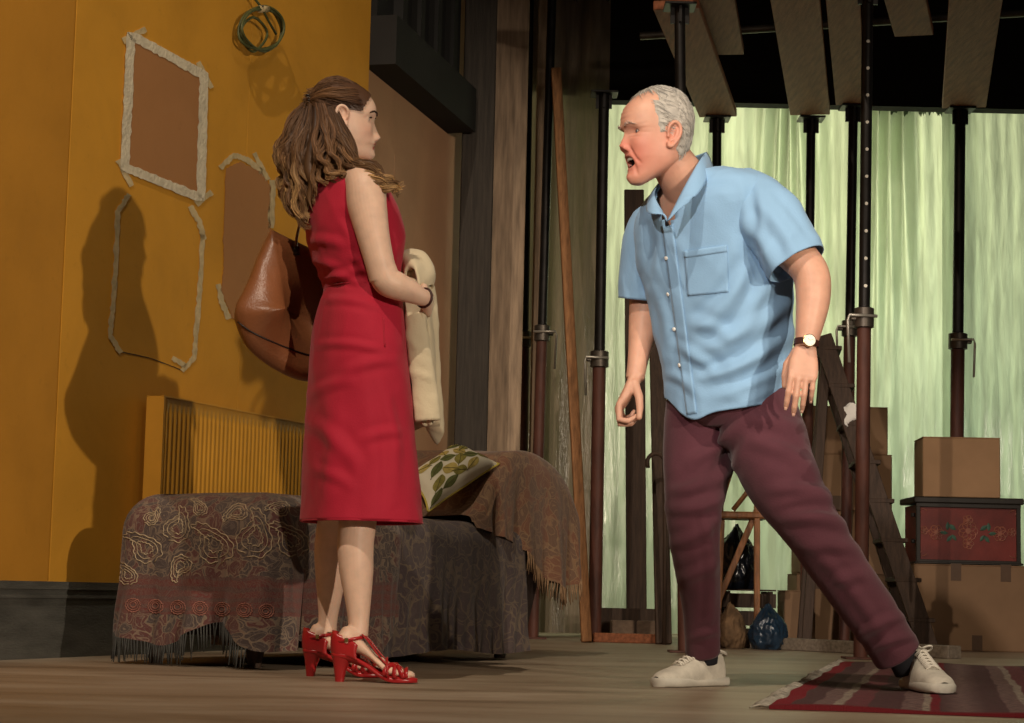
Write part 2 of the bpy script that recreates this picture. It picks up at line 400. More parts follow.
# ------------------------------------------------------------------ scaffold planks overhead
def plank(label, far, near, width, z=3.06, ext=0.0):
    a = PZ(*far, z); b = PZ(*near, z); d = (b-a).normalized(); b = b+d*ext
    g = G(); L = (b-a).length; n = 1
    g.beam(a, b, width, .045, Vector((1, 0, 0)))
    g.v[-1] += np.array((0, 0, .0225))
    o = obj('scaffold_plank', g, M['plank']); tag(o, label, 'plank', 'planks resting on the props'); return o
plank('overhead plank above the shouting man with both ends in view', (718, 117), (676, 9), .22)
plank('short end of overhead plank beside the one above the man', (725, 55), (712, -8), .20, 3.12, .8)
plank('overhead plank carried by the first prop right of the man', (810, 115), (795, 0), .23, 3.06, 1.2)
plank('overhead plank carried by the thin prop just left of the holed prop', (850, 105), (843, 0), .16, 3.06, 1.2)
plank('short plank end poking out just right of the holed prop', (914, 36), (903, -8), .19, 3.06, .8)
plank('rightmost overhead plank above the stacked cardboard boxes', (964, 108), (976, 0), .245, 3.06, 1.2)

# ------------------------------------------------------------------ steel props
def prop(label, pa, pb, Y, ztop, zs, holes=False, r=.027, handle=1, group='steel props holding up the planks'):
    A = P(*pa, Y); B = P(*pb, Y); d = (A-B); 
    def at(z): return B+d*((z-B.z)/d.z)
    b0, c0, t0 = at(0), at(zs), at(ztop)
    T = thing('steel_prop', label, 'prop', b0, group)
    g = G(); g.box(b0+Vector((0, 0, .005)), (.15, .15, .01), None, .002); obj('base_plate', g, M['proprust'], T)
    g = G(); g.tube([at(.008), at(zs)], r*1.22, 14); obj('outer_tube', g, M['proprust'], T, True, auto=40)
    g = G(); g.tube([at(zs-.02), at(ztop-.012)], r, 14); it = obj('inner_tube', g, M['propdark'], T, True, auto=40)
    g = G(); g.tube([at(zs-.07), at(zs-.065), at(zs+.02), at(zs+.025)], [r*1.25, r*1.7, r*1.7, r*1.25], 14)
    g.box(at(zs-.02)+Vector((handle*r*1.9, 0, 0)), (.03, .035, .03), None, .004); obj('collar', g, M['propgrey'], T, True, auto=40)
    c = at(zs-.02); h = handle
    g = G(); g.tube([c+Vector((-h*.05, -r*1.9, 0)), c+Vector((h*.075, -r*1.9, .004)), c+Vector((h*.082, -r*1.9, -.02)), c+Vector((h*.075, -r*1.9, -.21))], .007, 8); obj('handle', g, M['zinc'], T, True)
    g = G(); g.box(at(ztop)-Vector((0, 0, .006)), (.15, .15, .012), None, .002)
    g.box(at(ztop-.05), (.09, .012, .08)); g.box(at(ztop-.05), (.012, .09, .08)); obj('head_plate', g, M['propdark'], T)
    if holes:
        g = G(); z = zs+.12
        while z < ztop-.2:
            p = at(z); g.tube([p+Vector((0, -r*.9, 0)), p+Vector((0, -r*1.03, 0))], .008, 8); z += .125
        q = obj('pin_hole_rims', g, M['zinc'], it); q['kind'] = 'stuff'
    return T
prop('dark steel prop standing by the pale column, left of its pair', (528, 100), (523, 400), 11.85, 4.2, 1.78, r=.026)
prop('dark steel prop standing right of its pair behind the narrow tan board', (549, 100), (540, 400), 11.25, 4.2, 1.74, r=.026)
prop('dark steel prop with bent handle left of the shouting man', (604, 100), (597, 500), 11.0, 3.055, 1.57, r=.030, handle=-1)
prop('steel prop rising behind the shouting man and over his head', (680, 40), (682, 300), 9.3, 3.06, 1.5, r=.026)
prop('thin steel prop seen just above the man\'s collar', (717, 130), (716, 300), 11.55, 3.06, 1.5)
prop('steel prop under the plank just right of the man\'s shoulder', (811, 130), (809, 300), 11.5, 3.06, 1.6)
prop('steel prop close behind the holed prop', (853, 130), (848, 430), 11.2, 3.06, 1.80, handle=-1)
prop('nearest steel prop with a row of pin holes, beside the ladder', (867, 60), (863, 430), 8.9, 3.055, 1.54, True, r=.026, handle=-1)
prop('rightmost steel prop rising behind the cardboard box on the chest', (960, 130), (957, 430), 11.2, 3.06, 1.74, r=.032)
# ================================================================== radiator
M['radiator'] = mat('radiator_enamel', (.60, .29, .032), .45, .1, 5, spec=.45)
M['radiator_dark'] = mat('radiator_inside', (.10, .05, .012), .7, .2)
def radiator():
    s0 = (WP(147, 393, .03)-W0).dot(WD); s1 = (WP(309, 418, .10)-W0).dot(WD); z0, z1 = .36, WP(165, 396, .10).z
    T = thing('radiator', 'ochre painted panel radiator with vertical ribs on the wall behind the daybed', 'radiator', wall_pt((s0+s1)/2, z0, .07))
    # ribbed front panel as one pressed sheet
    n = 420; ss = np.linspace(s0+.015, s1-.015, n); ph = (ss-s0)/.0335
    tri = np.clip(np.abs((ph % 1)-.5)*4-.6, 0, 1)
    g = G(); rows = []
    for z, k in ((z0, 0), (z0+.03, 0), (z0+.05, 1), (z1-.06, 1), (z1-.04, 0), (z1-.004, 0)):
        rows.append([wall_pt(s, z, .099+.0065*k*t-.003*k) for s, t in zip(ss, tri)])
    g.loft(rows, False, False); obj('front_panel', g, M['radiator'], T, True, fixn=False, auto=50)
    obj('back_panel', wall_slab(G(), s0+.01, s1-.01, z0, z1-.01, .035, .05), M['radiator'], T)
    for s in (s0, s1-.014): obj('end_panel', wall_slab(G(), s, s+.014, z0, z1, .03, .104), M['radiator'], T)
    g = G(); k = s0+.02
    wall_slab(g, s0, s1, z1-.004, z1+.002, .095, .104); wall_slab(g, s0, s1, z1-.004, z1+.002, .03, .038)
    while k < s1-.02: wall_slab(g, k, k+.010, z1-.004, z1+.001, .038, .095); k += .022
    obj('top_grille', g, M['radiator'], T)
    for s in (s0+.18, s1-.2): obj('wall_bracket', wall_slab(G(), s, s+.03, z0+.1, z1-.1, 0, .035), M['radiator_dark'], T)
    for s in (s0-.03, s1+.03):
        g = G(); g.tube([wall_pt(s, .262, .07), wall_pt(s, z0+.05, .07), wall_pt(s+(.04 if s < s0 else -.04), z0+.05, .07)], .009, 8)
        obj('pipe', g, M['radiator'], T, True)
radiator()
# ------------------------------------------------------------------ coil of cable on the wall
M['cable'] = mat('green_cable', (.075, .085, .03), .5, .3, 20)
def coil():
    T = thing('cable_coil', 'coil of dark green cable hanging from a nail high on the ochre wall', 'cable', WP(263, 8, .03))
    for k, (cx, cy, rx, ry, off, ph) in enumerate(((261, 29, 20.5, 21, .045, 0), (260, 30, 22.5, 20, .055, 1.0), (263, 28, 20, 22.5, .065, 2.2), (254, 34, 12, 17, .05, .5))):
        pts = [WP(cx+rx*math.cos(a+ph)+1.2*math.sin(3*a+k), cy+ry*math.sin(a+ph)+1.0*math.cos(2*a+k), off+.008*math.sin(2*a)) for a in np.linspace(0, 2*math.pi, 49)[:-1]]
        g = G(); g.tube(pts, .0058, 8, closed=True); obj('loop', g, M['cable'], T, True)
    g = G(); g.tube([WP(245, -12, .02), WP(254, -2, .05), WP(262, 8, .06), WP(268, 20, .06), WP(276, 34, .06)], .0055, 8); obj('loose_end', g, M['cable'], T, True)
    g = G(); g.tube([WP(259, 9, .055), WP(267, 9, .055)], .016, 8); obj('tie', g, M['tape'], T, True)
    g = G(); g.tube([WP(263, 6, 0), WP(263, 6, .08)], .004, 8); obj('nail', g, M['propgrey'], T, True)
coil()
# ================================================================== daybed
DU = Vector((.47, .883, 0)).normalized(); DV = Vector((-DU.y, DU.x, 0)); D0 = Vector((-.78, 6.40, 0))
def DB(a, b, z): return D0+DU*a+DV*b+Vector((0, 0, z))
M['upholstery'] = mat('dark_upholstery', (.035, .022, .018), .85, .3, 20, bump=.2)
T = thing('daybed', 'long dark upholstered daybed with raised right end, draped with patterned shawls', 'daybed', DB(.95, .33, 0))
def dbox(g, a0, a1, b0, b1, z0, z1, bev=.02):
    R = Matrix((DU, DV, Vector((0, 0, 1)))).transposed()
    return g.box(DB((a0+a1)/2, (b0+b1)/2, (z0+z1)/2), (a1-a0, b1-b0, z1-z0), R, bev)
obj('base', dbox(G(), .06, 1.74, .05, .55, .10, .34), M['upholstery'], T)
obj('mattress', dbox(G(), .06, 1.72, .05, .55, .34, .50, .05), M['upholstery'], T)
prof = [(1.38, .34), (1.42, .50), (1.50, .68), (1.62, .775), (1.85, .795), (2.06, .74), (2.19, .62), (2.20, .50), (2.08, .42), (1.98, .30), (1.90, .12), (1.5, .12)]
g = G(); g.loft([[DB(a, b, z) for a, z in prof] for b in (.03, .64)], True); obj('raised_end', g, M['upholstery'], T)
for a in (.12, 1.80):
    for b in (.10, .50):
        g = G(); g.tube([DB(a, b, 0), DB(a, b, .05), DB(a, b, .12)], [.022, .030, .035], 10); obj('leg', g, M['darktimber'], T, True, auto=40)

def paisley(name, base, thread, thread2, red, sc, border=None, line=.55):
    """woven shawl: curling line work around scattered centres, optional red border; 'pat' = cloth coordinates in metres"""
    m, t, b = base_mat(name); v = coords(t, (1, 1, 1), 'pat')
    ns = nd(t, 'ShaderNodeTexNoise'); ns.inputs['Scale'].default_value = 11; ns.inputs['Detail'].default_value = 2; lk(t, v, ns.inputs['Vector'])
    wv = nd(t, 'ShaderNodeVectorMath', operation='MULTIPLY_ADD'); lk(t, ns.outputs['Color'], wv.inputs[0]); wv.inputs[1].default_value = (.13, .13, 0); lk(t, v, wv.inputs[2])
    vo = nd(t, 'ShaderNodeTexVoronoi'); vo.inputs['Scale'].default_value = sc; lk(t, wv.outputs[0], vo.inputs['Vector'])
    ve = nd(t, 'ShaderNodeTexVoronoi', feature='DISTANCE_TO_EDGE'); ve.inputs['Scale'].default_value = sc; lk(t, wv.outputs[0], ve.inputs['Vector'])
    vs = nd(t, 'ShaderNodeTexVoronoi'); vs.inputs['Scale'].default_value = sc*3.2; lk(t, wv.outputs[0], vs.inputs['Vector'])
    r1 = math_n(t, 'SINE', math_n(t, 'MULTIPLY', vo.outputs['Distance'], 17.0)); l1 = math_n(t, 'GREATER_THAN', r1, .86)
    r2 = math_n(t, 'SINE', math_n(t, 'MULTIPLY', vs.outputs['Distance'], 15.0)); l2 = math_n(t, 'GREATER_THAN', r2, .68)
    edge = math_n(t, 'LESS_THAN', ve.outputs['Distance'], .045)
    sep = nd(t, 'ShaderNodeSeparateColor'); lk(t, vo.outputs['Color'], sep.inputs[0])
    c = mix_c(t, math_n(t, 'MULTIPLY', math_n(t, 'GREATER_THAN', sep.outputs[0], .6), .55), base, red)
    c = mix_c(t, math_n(t, 'MULTIPLY', l2, line*.9), c, thread2); c = mix_c(t, math_n(t, 'MULTIPLY', l1, line), c, thread); c = mix_c(t, math_n(t, 'MULTIPLY', edge, line), c, thread)
    if border:
        sx = nd(t, 'ShaderNodeSeparateXYZ'); lk(t, v, sx.inputs[0])
        z = math_n(t, 'ADD', sx.outputs[1], math_n(t, 'MULTIPLY_ADD', ns.outputs['Fac'], .03, -.015))
        band = math_n(t, 'MULTIPLY', math_n(t, 'GREATER_THAN', z, border[0]), math_n(t, 'LESS_THAN', z, border[1]))
        bl = math_n(t, 'GREATER_THAN', math_n(t, 'SINE', math_n(t, 'MULTIPLY', z, 190.0)), .3)
        med = math_n(t, 'GREATER_THAN', math_n(t, 'SINE', math_n(t, 'MULTIPLY', vs.outputs['Distance'], 20.0)), .1)
        bc = mix_c(t, math_n(t, 'MULTIPLY', bl, .5), red, base); bc = mix_c(t, math_n(t, 'MULTIPLY', med, .45), bc, thread2)
        c = mix_c(t, math_n(t, 'MULTIPLY', band, .85), c, bc)
    weave = noise_n(t, coords(t, (1, 1, 1), 'pat'), 260, 2); c = mix_c(t, .35, c, mix_c(t, weave, (.0, .0, .0), c, 'MIX'))
    lk(t, c, b.inputs['Base Color']); b.inputs['Roughness'].default_value = .85; b.inputs['Specular IOR Level'].default_value = .2
    b.inputs['Sheen Weight'].default_value = .15; bump_n(t, b, weave, .25, .002); return m
M['shawl'] = paisley('paisley_shawl', (.088, .064, .058), (.30, .22, .15), (.19, .145, .12), (.16, .040, .034), 26, (.335, .455))
M['blanket'] = paisley('grey_blanket', (.085, .060, .058), (.22, .16, .10), (.12, .09, .08), (.06, .04, .045), 14.0, None, .45)
M['throw'] = paisley('rust_throw', (.145, .082, .052), (.30, .19, .10), (.19, .11, .075), (.20, .075, .04), 19, None, .4)
M['fringe'] = mat('shawl_fringe', (.055, .055, .05), .9, .3, 40); M['fringe_rust'] = mat('throw_fringe', (.25, .15, .08), .9, .3, 40)

def perimeter(a0, a1, b0, b1, r, n):
    pts = []; segs = [((a0+r, b0), (a1-r, b0)), ((a1, b0+r), (a1, b1-r)), ((a1-r, b1), (a0+r, b1)), ((a0, b1-r), (a0, b0+r))]
    cs = [(a1-r, b0+r, -90), (a1-r, b1-r, 0), (a0+r, b1-r, 90), (a0+r, b0+r, 180)]
    for (p, q), (cx, cy, th) in zip(segs, cs):
        k = max(2, int(math.hypot(q[0]-p[0], q[1]-p[1])/.008))
        pts += [(p[0]+(q[0]-p[0])*i/k, p[1]+(q[1]-p[1])*i/k) for i in range(k)]
        k = max(3, int(r*math.pi/2/.008)); pts += [(cx+r*math.cos(math.radians(th+90*i/k)), cy+r*math.sin(math.radians(th+90*i/k))) for i in range(k)]
    return pts
def drape(a0, a1, b0, b1, r, ztop, hem, folds, re=.07, crown=.02, seed=1, rows=46, flare=.03):
    pts = perimeter(a0, a1, b0, b1, r, 0); n = len(pts); P2 = np.array(pts)
    t = np.roll(P2, -1, 0)-np.roll(P2, 1, 0); t /= np.linalg.norm(t, axis=1)[:, None]; N = np.stack([t[:, 1], -t[:, 0]], 1)
    S = np.concatenate([[0], np.cumsum(np.linalg.norm(np.diff(P2, axis=0), axis=1))])
    c = np.array(((a0+a1)/2, (b0+b1)/2)); R = random.Random(seed)
    hz = np.array([hem(p[0], p[1], s) for p, s in zip(P2, S)])
    fo = np.zeros(n)
    for (pa, pb, amp, wid) in folds:    # fold ridges at chosen outline spots
        d = np.hypot(P2[:, 0]-pa, P2[:, 1]-pb); fo += amp*np.exp(-(d/wid)**2)
    ww = sum(a*np.sin(f*S*2*math.pi+R.uniform(0, 6)) for f, a in ((2.2, .6), (4.7, .5), (8.3, .35), (15, .15)))
    rings = []; att = []
    for k in (.0, .3, .6, .85):
        q = c+(P2-c)*np.clip(k, .002, 1); q = q-N*0
        inner = c+(P2-N*re-c)*k
        z = ztop+crown*(1-k*k)
        rings.append(np.column_stack([inner, np.full(n, z)])); att.append(np.column_stack([S, np.full(n, -.4*(1-k)), np.zeros(n)]))
    for a in np.linspace(0, 90, 8):
        ca, sa = math.sin(math.radians(a)), math.cos(math.radians(a))
        q = P2-N*re*(1-ca)
        rings.append(np.column_stack([q, np.full(n, ztop-re*(1-sa))+.004*np.sin(S*21)]))
        att.append(np.column_stack([S, np.full(n, a/90*re*1.5), np.zeros(n)]))
    for k in np.linspace(0, 1, rows)[1:]:
        z = (ztop-re)*(1-k)+hz*k; drop = k
        d = drop**1.2*(.016*ww*1.0+fo)+flare*drop**2+.004*np.sin(S*90+k*9)*drop
        q = P2+N*d[:, None]
        rings.append(np.column_stack([q, z])); att.append(np.column_stack([S, re*1.5+(ztop-re-z), np.zeros(n)]))
    rings = np.array(rings); m = len(rings)
    w = D0[None].__class__ if False else None
    V = rings.reshape(-1, 3); Wd = np.array(D0)+V[:, :1]*np.array(DU)+V[:, 1:2]*np.array(DV)+np.column_stack([np.zeros(len(V)), np.zeros(len(V)), V[:, 2]])
    g = G(); g.loft(Wd.reshape(m, n, 3), False, True, np.array(att))
    # floating centre closed by the tiny first ring
    hempts = [Vector(p) for p in Wd.reshape(m, n, 3)[-1]]
    return g, hempts, P2, N
def fringe(hempts, sel, L, seed=3, step=1, thick=.0022, gather=3):
    R = random.Random(seed); g = G()
    for i in sel:
        p = hempts[i]; l = L*R.uniform(.7, 1.1); j = R.uniform(-.008, .008); e = R.uniform(-.012, .012)
        z1 = max(p.z-l, .006)
        g.tube([p, p+Vector((j, e, 0))*.6+Vector((0, 0, (z1-p.z)*.55)), Vector((p.x+j, p.y+e, z1))], [thick, thick*1.2, thick*.7], 4)
    return g
def bvh_of2(g): return BVHTree.FromPolygons([tuple(p) for p in g.verts()], g.f)
def hit2(b, px, py):
    d = ray(px, py).normalized(); h = b.ray_cast(Vector((0, 0, CAMZ)), d)
    return None if h[0] is None else h[0]-d*.0012
# left paisley shawl over the near end
def hemL(a, b, s):
    if b < .02 and a > .1: return .055+.055*math.sin(a*9+.6)+.10*max(0, (a-.55))
    if a < .1: return .115+.05*math.sin(b*12+.4)-.08*math.exp(-((b-.02)/.09)**2)-.055*math.exp(-((b-.56)/.09)**2)
    return .3
gL, hL, PL, NL = drape(-.03, .86, -.05, .61, .13, .558, hemL, [(-.03, .55, .02, .06), (-.05, .0, .055, .07), (.05, -.05, .04, .07), (.20, -.05, -.060, .05), (.33, -.05, .055, .05), (.46, -.05, -.05, .05), (.60, -.05, .03, .05), (-.03, .14, -.022, .05), (-.03, .24, .02, .05), (-.03, .42, -.018, .05), (-.05, .30, .01, .14)], .13, .022, 3, flare=.008)
sh = thing('paisley_shawl', 'grey and red paisley shawl with dark fringe draped over the near end of the daybed', 'shawl', DB(.4, .3, 0))
o = obj('cloth', gL, M['shawl'], sh, True, fixn=False)
BL_ = bvh_of2(gL)
def motif(px, py, r, rot, kind):
    base = [(0, -.5), (.38, -.38), (.5, 0), (.36, .34), (.12, .62), (-.10, .86), (-.34, .95), (-.50, .84), (-.38, .76), (-.30, .58), (-.40, .28), (-.5, 0), (-.38, -.36)]
    if kind == 'round': base = [(.5*math.cos(a), .5*math.sin(a)) for a in np.linspace(0, 2*math.pi, 9)[:-1]]
    K = crom(base+[base[0]], 64)[:-1]; g = G(); c, s = math.cos(rot), math.sin(rot)
    for sc_, sca, rr in ((1.0, .055, .0021), (.72, 0, .0016), (.42, .10, .0018)):
        pts = []
        for i, (x, y) in enumerate(K):
            m_ = sc_*(1+sca*math.cos(i/64*2*math.pi*14)); x, y = x*m_, (y-.1)*m_
            h = hit2(BL_, px+r*(x*c-y*s), py-r*(x*s+y*c)*.9)
            if h is not None: pts.append(h)
        if len(pts) > 40: g.tube(pts, rr, 4, closed=len(pts) == 64)
    if g.n: obj('woven_motif', g, M['motif'] if kind != 'round' else M['motif_red'], o, True)
M['motif'] = mat('gold_thread', (.40, .31, .20), .85, .3, 60); M['motif_red'] = mat('rose_thread', (.27, .11, .08), .85, .3, 60)
for (x, y, r, rt, k) in ((146, 548, 28, .5, 'p'), (178, 528, 26, -.6, 'p'), (215, 545, 34, .3, 'p'), (256, 538, 36, -.4, 'p'), (292, 540, 30, .4, 'p'), (180, 566, 20, 2.4, 'p'), (237, 512, 18, 1.7, 'p'), (200, 508, 14, .2, 'p'), (152, 518, 14, -1, 'p'), (280, 508, 16, 1.2, 'p'), (128, 575, 18, .2, 'p'),
        *[(133+22*i, 604+1.2*i, 15, .3*i, 'round') for i in range(7)]):
    motif(x, y, r, rt, k)
sel = [i for i in range(len(hL)) if PL[i][0] < .02 and .02 < PL[i][1] < .60]
q = obj('fringe', fringe(hL, sel, .085, 5), M['fringe'], sh, True); q['kind'] = 'stuff'
# grey blanket over the far part
def hemR(a, b, s): return .035+.012*math.sin(a*7) if b < .05 else .05
gR, hR, PR, NR = drape(.62, 1.80, -.03, .66, .06, .520, hemR, [(1.78, -.03, .015, .05), (1.30, -.03, .012, .10), (1.0, -.03, .015, .08), (1.60, -.03, -.012, .05)], .075, .016, 9, flare=.012)
tag(obj('grey_blanket', gR, M['blanket'], None, True, fixn=False), 'dark grey-brown blanket hanging to the floor over the middle of the daybed', 'blanket')
# rust throw over the raised end
def throw():
    pr = crom([(1.36, .545), (1.44, .60), (1.52, .71), (1.64, .80), (1.85, .822), (2.07, .765), (2.215, .64), (2.235, .51), (2.20, .40), (2.17, .30)], 60)
    rings = []; att = []; S = 0; hems = []
    R = random.Random(4)
    for i, (a, z) in enumerate(pr):
        if i: S += math.hypot(a-pr[i-1][0], z-pr[i-1][1])
        hem = np.interp(a, [1.36, 1.6, 1.75, 1.9, 2.05, 2.2, 2.25], [.50, .46, .42, .33, .27, .30, .40]) if i < 46 else z-.004-.02*math.sin(i)
        hem = min(hem, z-.004); row = []; ar = []
        for b in np.linspace(.66, .04, 12): row.append(DB(a, b, z+.005*math.sin(9*b+a*20))); ar.append((S, b, 0))
        for th in np.linspace(10, 90, 7):
            r_ = min(.045, (z-hem)*.5); row.append(DB(a, .02-r_*math.sin(math.radians(th)), z-r_*(1-math.cos(math.radians(th))))); ar.append((S, -.03-th/90*.05, 0))
        zz = row[-1].z
        for k in np.linspace(0, 1, 22)[1:]:
            d = .045*0+k*(.018*math.sin(S*26)+.012*math.sin(S*51+1.3)+.03*math.exp(-((S-.72)/.07)**2))+.008
            row.append(DB(a, .02-min(.045, (z-hem)*.5)-d, zz*(1-k)+hem*k)); ar.append((S, -.08-(zz-(zz*(1-k)+hem*k)), 0))
        rings.append(row); att.append(ar); hems.append(row[-1])
    g = G(); g.loft([[tuple(p) for p in r] for r in rings], False, False, np.array(att))
    th = thing('rust_throw', 'rust brown fringed throw hanging over the raised far end of the daybed', 'throw', DB(1.9, .3, .2))
    obj('cloth', g, M['throw'], th, True, fixn=False)
    hh = []
    for i in range(len(hems)-1):
        if pr[i][0] > 1.72: hh += [hems[i].lerp(hems[i+1], k/4) for k in range(4)]
    end = rings[-1]; hh += [end[j].lerp(end[j+1], k/5) for j in range(0, 12) for k in range(5)]
    q = obj('fringe', fringe(hh, range(len(hh)), .075, 8), M['fringe_rust'], th, True); q['kind'] = 'stuff'
throw()
# cushion with leaf print
M['leafprint'] = mat('cream_cotton', (.60, .55, .42), .85, .08, 9); M['leaf0'] = mat('print_olive', (.20, .17, .035), .85, .3, 40); M['leaf1'] = mat('print_green', (.10, .11, .03), .85, .3, 40); M['leaf2'] = mat('print_gold', (.38, .29, .08), .85, .3, 40); M['leafstem'] = mat('print_stem', (.07, .06, .02), .85); M['piping'] = mat('mustard_piping', (.42, .33, .06), .8)
def cushion():
    L, Tp, R_, Bt = P(410, 474, 7.50), P(452, 446, 7.78), P(499, 464, 7.78), P(428, 512, 7.42)
    nrm = (R_-L).cross(Tp-Bt).normalized()
    if nrm.y > 0: nrm = -nrm
    T = thing('leaf_cushion', 'cream cushion printed with olive leaves leaning on the raised end of the daybed', 'cushion', (L+Tp+R_+Bt)/4-Vector((0, 0, .1)))
    n = 33
    def csurf(u, w, off=0.0):
        e = (1-abs(2*u-1)**2.6)*(1-abs(2*w-1)**2.6)
        uu = .5+(u-.5)*(1-.07*(1-(2*w-1)**2)*abs(2*u-1)); ww = .5+(w-.5)*(1-.07*(1-(2*u-1)**2)*abs(2*w-1))
        return Bt.lerp(R_, uu).lerp(L.lerp(Tp, uu), ww)+nrm*(.075*max(e, 0)**.55+.003*math.sin(9*u+7*w)+off)
    for side, name, mm in ((1, 'front_cover', 'leafprint'), (-1, 'back_cover', 'upholstery')):
        rows = []; att = []
        for i in range(n):
            u = i/(n-1); row = []; ar = []
            for j in range(n):
                w = j/(n-1); e = (1-abs(2*u-1)**2.6)*(1-abs(2*w-1)**2.6); pin = .06*(1-abs(2*u-1)**2)*0
                uu = .5+(u-.5)*(1-.10*(1-abs(2*w-1)**2)*0-.07*(1-(2*w-1)**2)*abs(2*u-1)); ww = .5+(w-.5)*(1-.07*(1-(2*u-1)**2)*abs(2*w-1))
                p = Bt.lerp(R_, uu).lerp(L.lerp(Tp, uu), ww)
                row.append(tuple(p+nrm*side*(.075*max(e, 0)**.55+.003*math.sin(9*u+7*w)))); ar.append((u, w, 0))
            rows.append(row); att.append(ar)
        g = G(); g.loft(rows, False, False, np.array(att)); f = obj(name, g, M[mm], T, True, fixn=False)
        if side == 1:
            e = [rows[0][j] for j in range(n)]+[rows[i][-1] for i in range(1, n)]+[rows[-1][j] for j in range(n-2, -1, -1)]+[rows[i][0] for i in range(n-2, 0, -1)]
            g = G(); g.tube(e, .0045, 6, closed=True); obj('piping', g, M['piping'], f, True)
            # printed sprigs: leaves and stems in three tones
            for k, (u, w, an, l, mm) in enumerate((u, w, an, l*1.45, mm) for u, w, an, l, mm in ((.16, .30, 1.0, .17, 0), (.30, .16, .2, .16, 1), (.36, .40, 2.2, .18, 2), (.22, .58, .6, .17, 1), (.46, .24, -.7, .15, 0), (.56, .46, .9, .18, 0), (.44, .64, 2.6, .17, 1), (.66, .22, .5, .16, 2), (.74, .42, -.5, .18, 1), (.68, .64, 1.7, .18, 2),
                    (.30, .80, .1, .16, 0), (.52, .84, 1.0, .16, 2), (.82, .68, .2, .16, 0), (.76, .86, 2.4, .15, 1), (.90, .30, 1.6, .15, 0), (.12, .82, 2.3, .14, 2), (.10, .10, .8, .13, 1), (.90, .90, .6, .12, 0))):
                rw = []
                for t in np.linspace(0, 1, 9):
                    hw_l = l*.36*math.sin(math.pi*min(.97, max(.03, t)))**.8; rw.append([tuple(csurf(min(.98, max(.02, u+math.cos(an)*l*(t-.5)-math.sin(an)*hw_l*s_)), min(.98, max(.02, w+math.sin(an)*l*(t-.5)+math.cos(an)*hw_l*s_)), .0012)) for s_ in (-1, -.5, 0, .5, 1)])
                q = G(); q.loft(rw, False, False); obj('printed_leaf', q, M['leaf%d' % mm], f, True, fixn=False)
                q = G(); q.tube([csurf(min(.98, max(.02, u+math.cos(an)*l*(t-.62))), min(.98, max(.02, w+math.sin(an)*l*(t-.62))), .0014) for t in np.linspace(0, 1.05, 7)], .0013, 4); obj('printed_stem', q, M['leafstem'], f, True)
cushion()
# ================================================================== rug
def rug_mat():
    m, t, b = base_mat('striped_rug'); v = coords(t, (1, 1, 1), 'pat')
    sx = nd(t, 'ShaderNodeSeparateXYZ'); lk(t, v, sx.inputs[0]); x = sx.outputs[0]; y = sx.outputs[1]
    x2 = math_n(t, 'ADD', x, math_n(t, 'MULTIPLY_ADD', noise_n(t, v, 9, 3), .012, -.006))
    u = math_n(t, 'FRACT', math_n(t, 'DIVIDE', math_n(t, 'SUBTRACT', x2, .05), .46)); R_ = (.18, .012, .02); D_ = (.085, .042, .042); W_ = (.30, .24, .19); B_ = (.17, .105, .095)
    c = ramp(t, u, [(0, D_), (.10, D_), (.11, B_), (.20, B_), (.21, W_), (.25, W_), (.26, (.15, .045, .05)), (.38, (.15, .045, .05)), (.39, D_), (.55, D_), (.56, B_), (.66, B_), (.67, W_), (.70, W_), (.71, R_), (.75, R_), (.76, D_), (.88, B_), (1, D_)]); c = mix_c(t, math_n(t, 'LESS_THAN', x2, .045), c, R_)
    vo = nd(t, 'ShaderNodeTexVoronoi', distance='MANHATTAN'); vo.inputs['Scale'].default_value = 15; lk(t, v, vo.inputs['Vector'])
    kn = math_n(t, 'GREATER_THAN', math_n(t, 'SINE', math_n(t, 'MULTIPLY', vo.outputs['Distance'], 14.0)), .35)
    c = mix_c(t, math_n(t, 'MULTIPLY', math_n(t, 'MULTIPLY', kn, math_n(t, 'GREATER_THAN', x, .05)), .6), c, (.05, .026, .028))
    edge = math_n(t, 'LESS_THAN', y, .05); c = mix_c(t, edge, c, (.13, .012, .016))
    lk(t, c, b.inputs['Base Color']); b.inputs['Roughness'].default_value = .9; b.inputs['Specular IOR Level'].default_value = .15
    bump_n(t, b, noise_n(t, coords(t, (1, 1, 1), 'pat'), 160, 3), .6, .006); return m
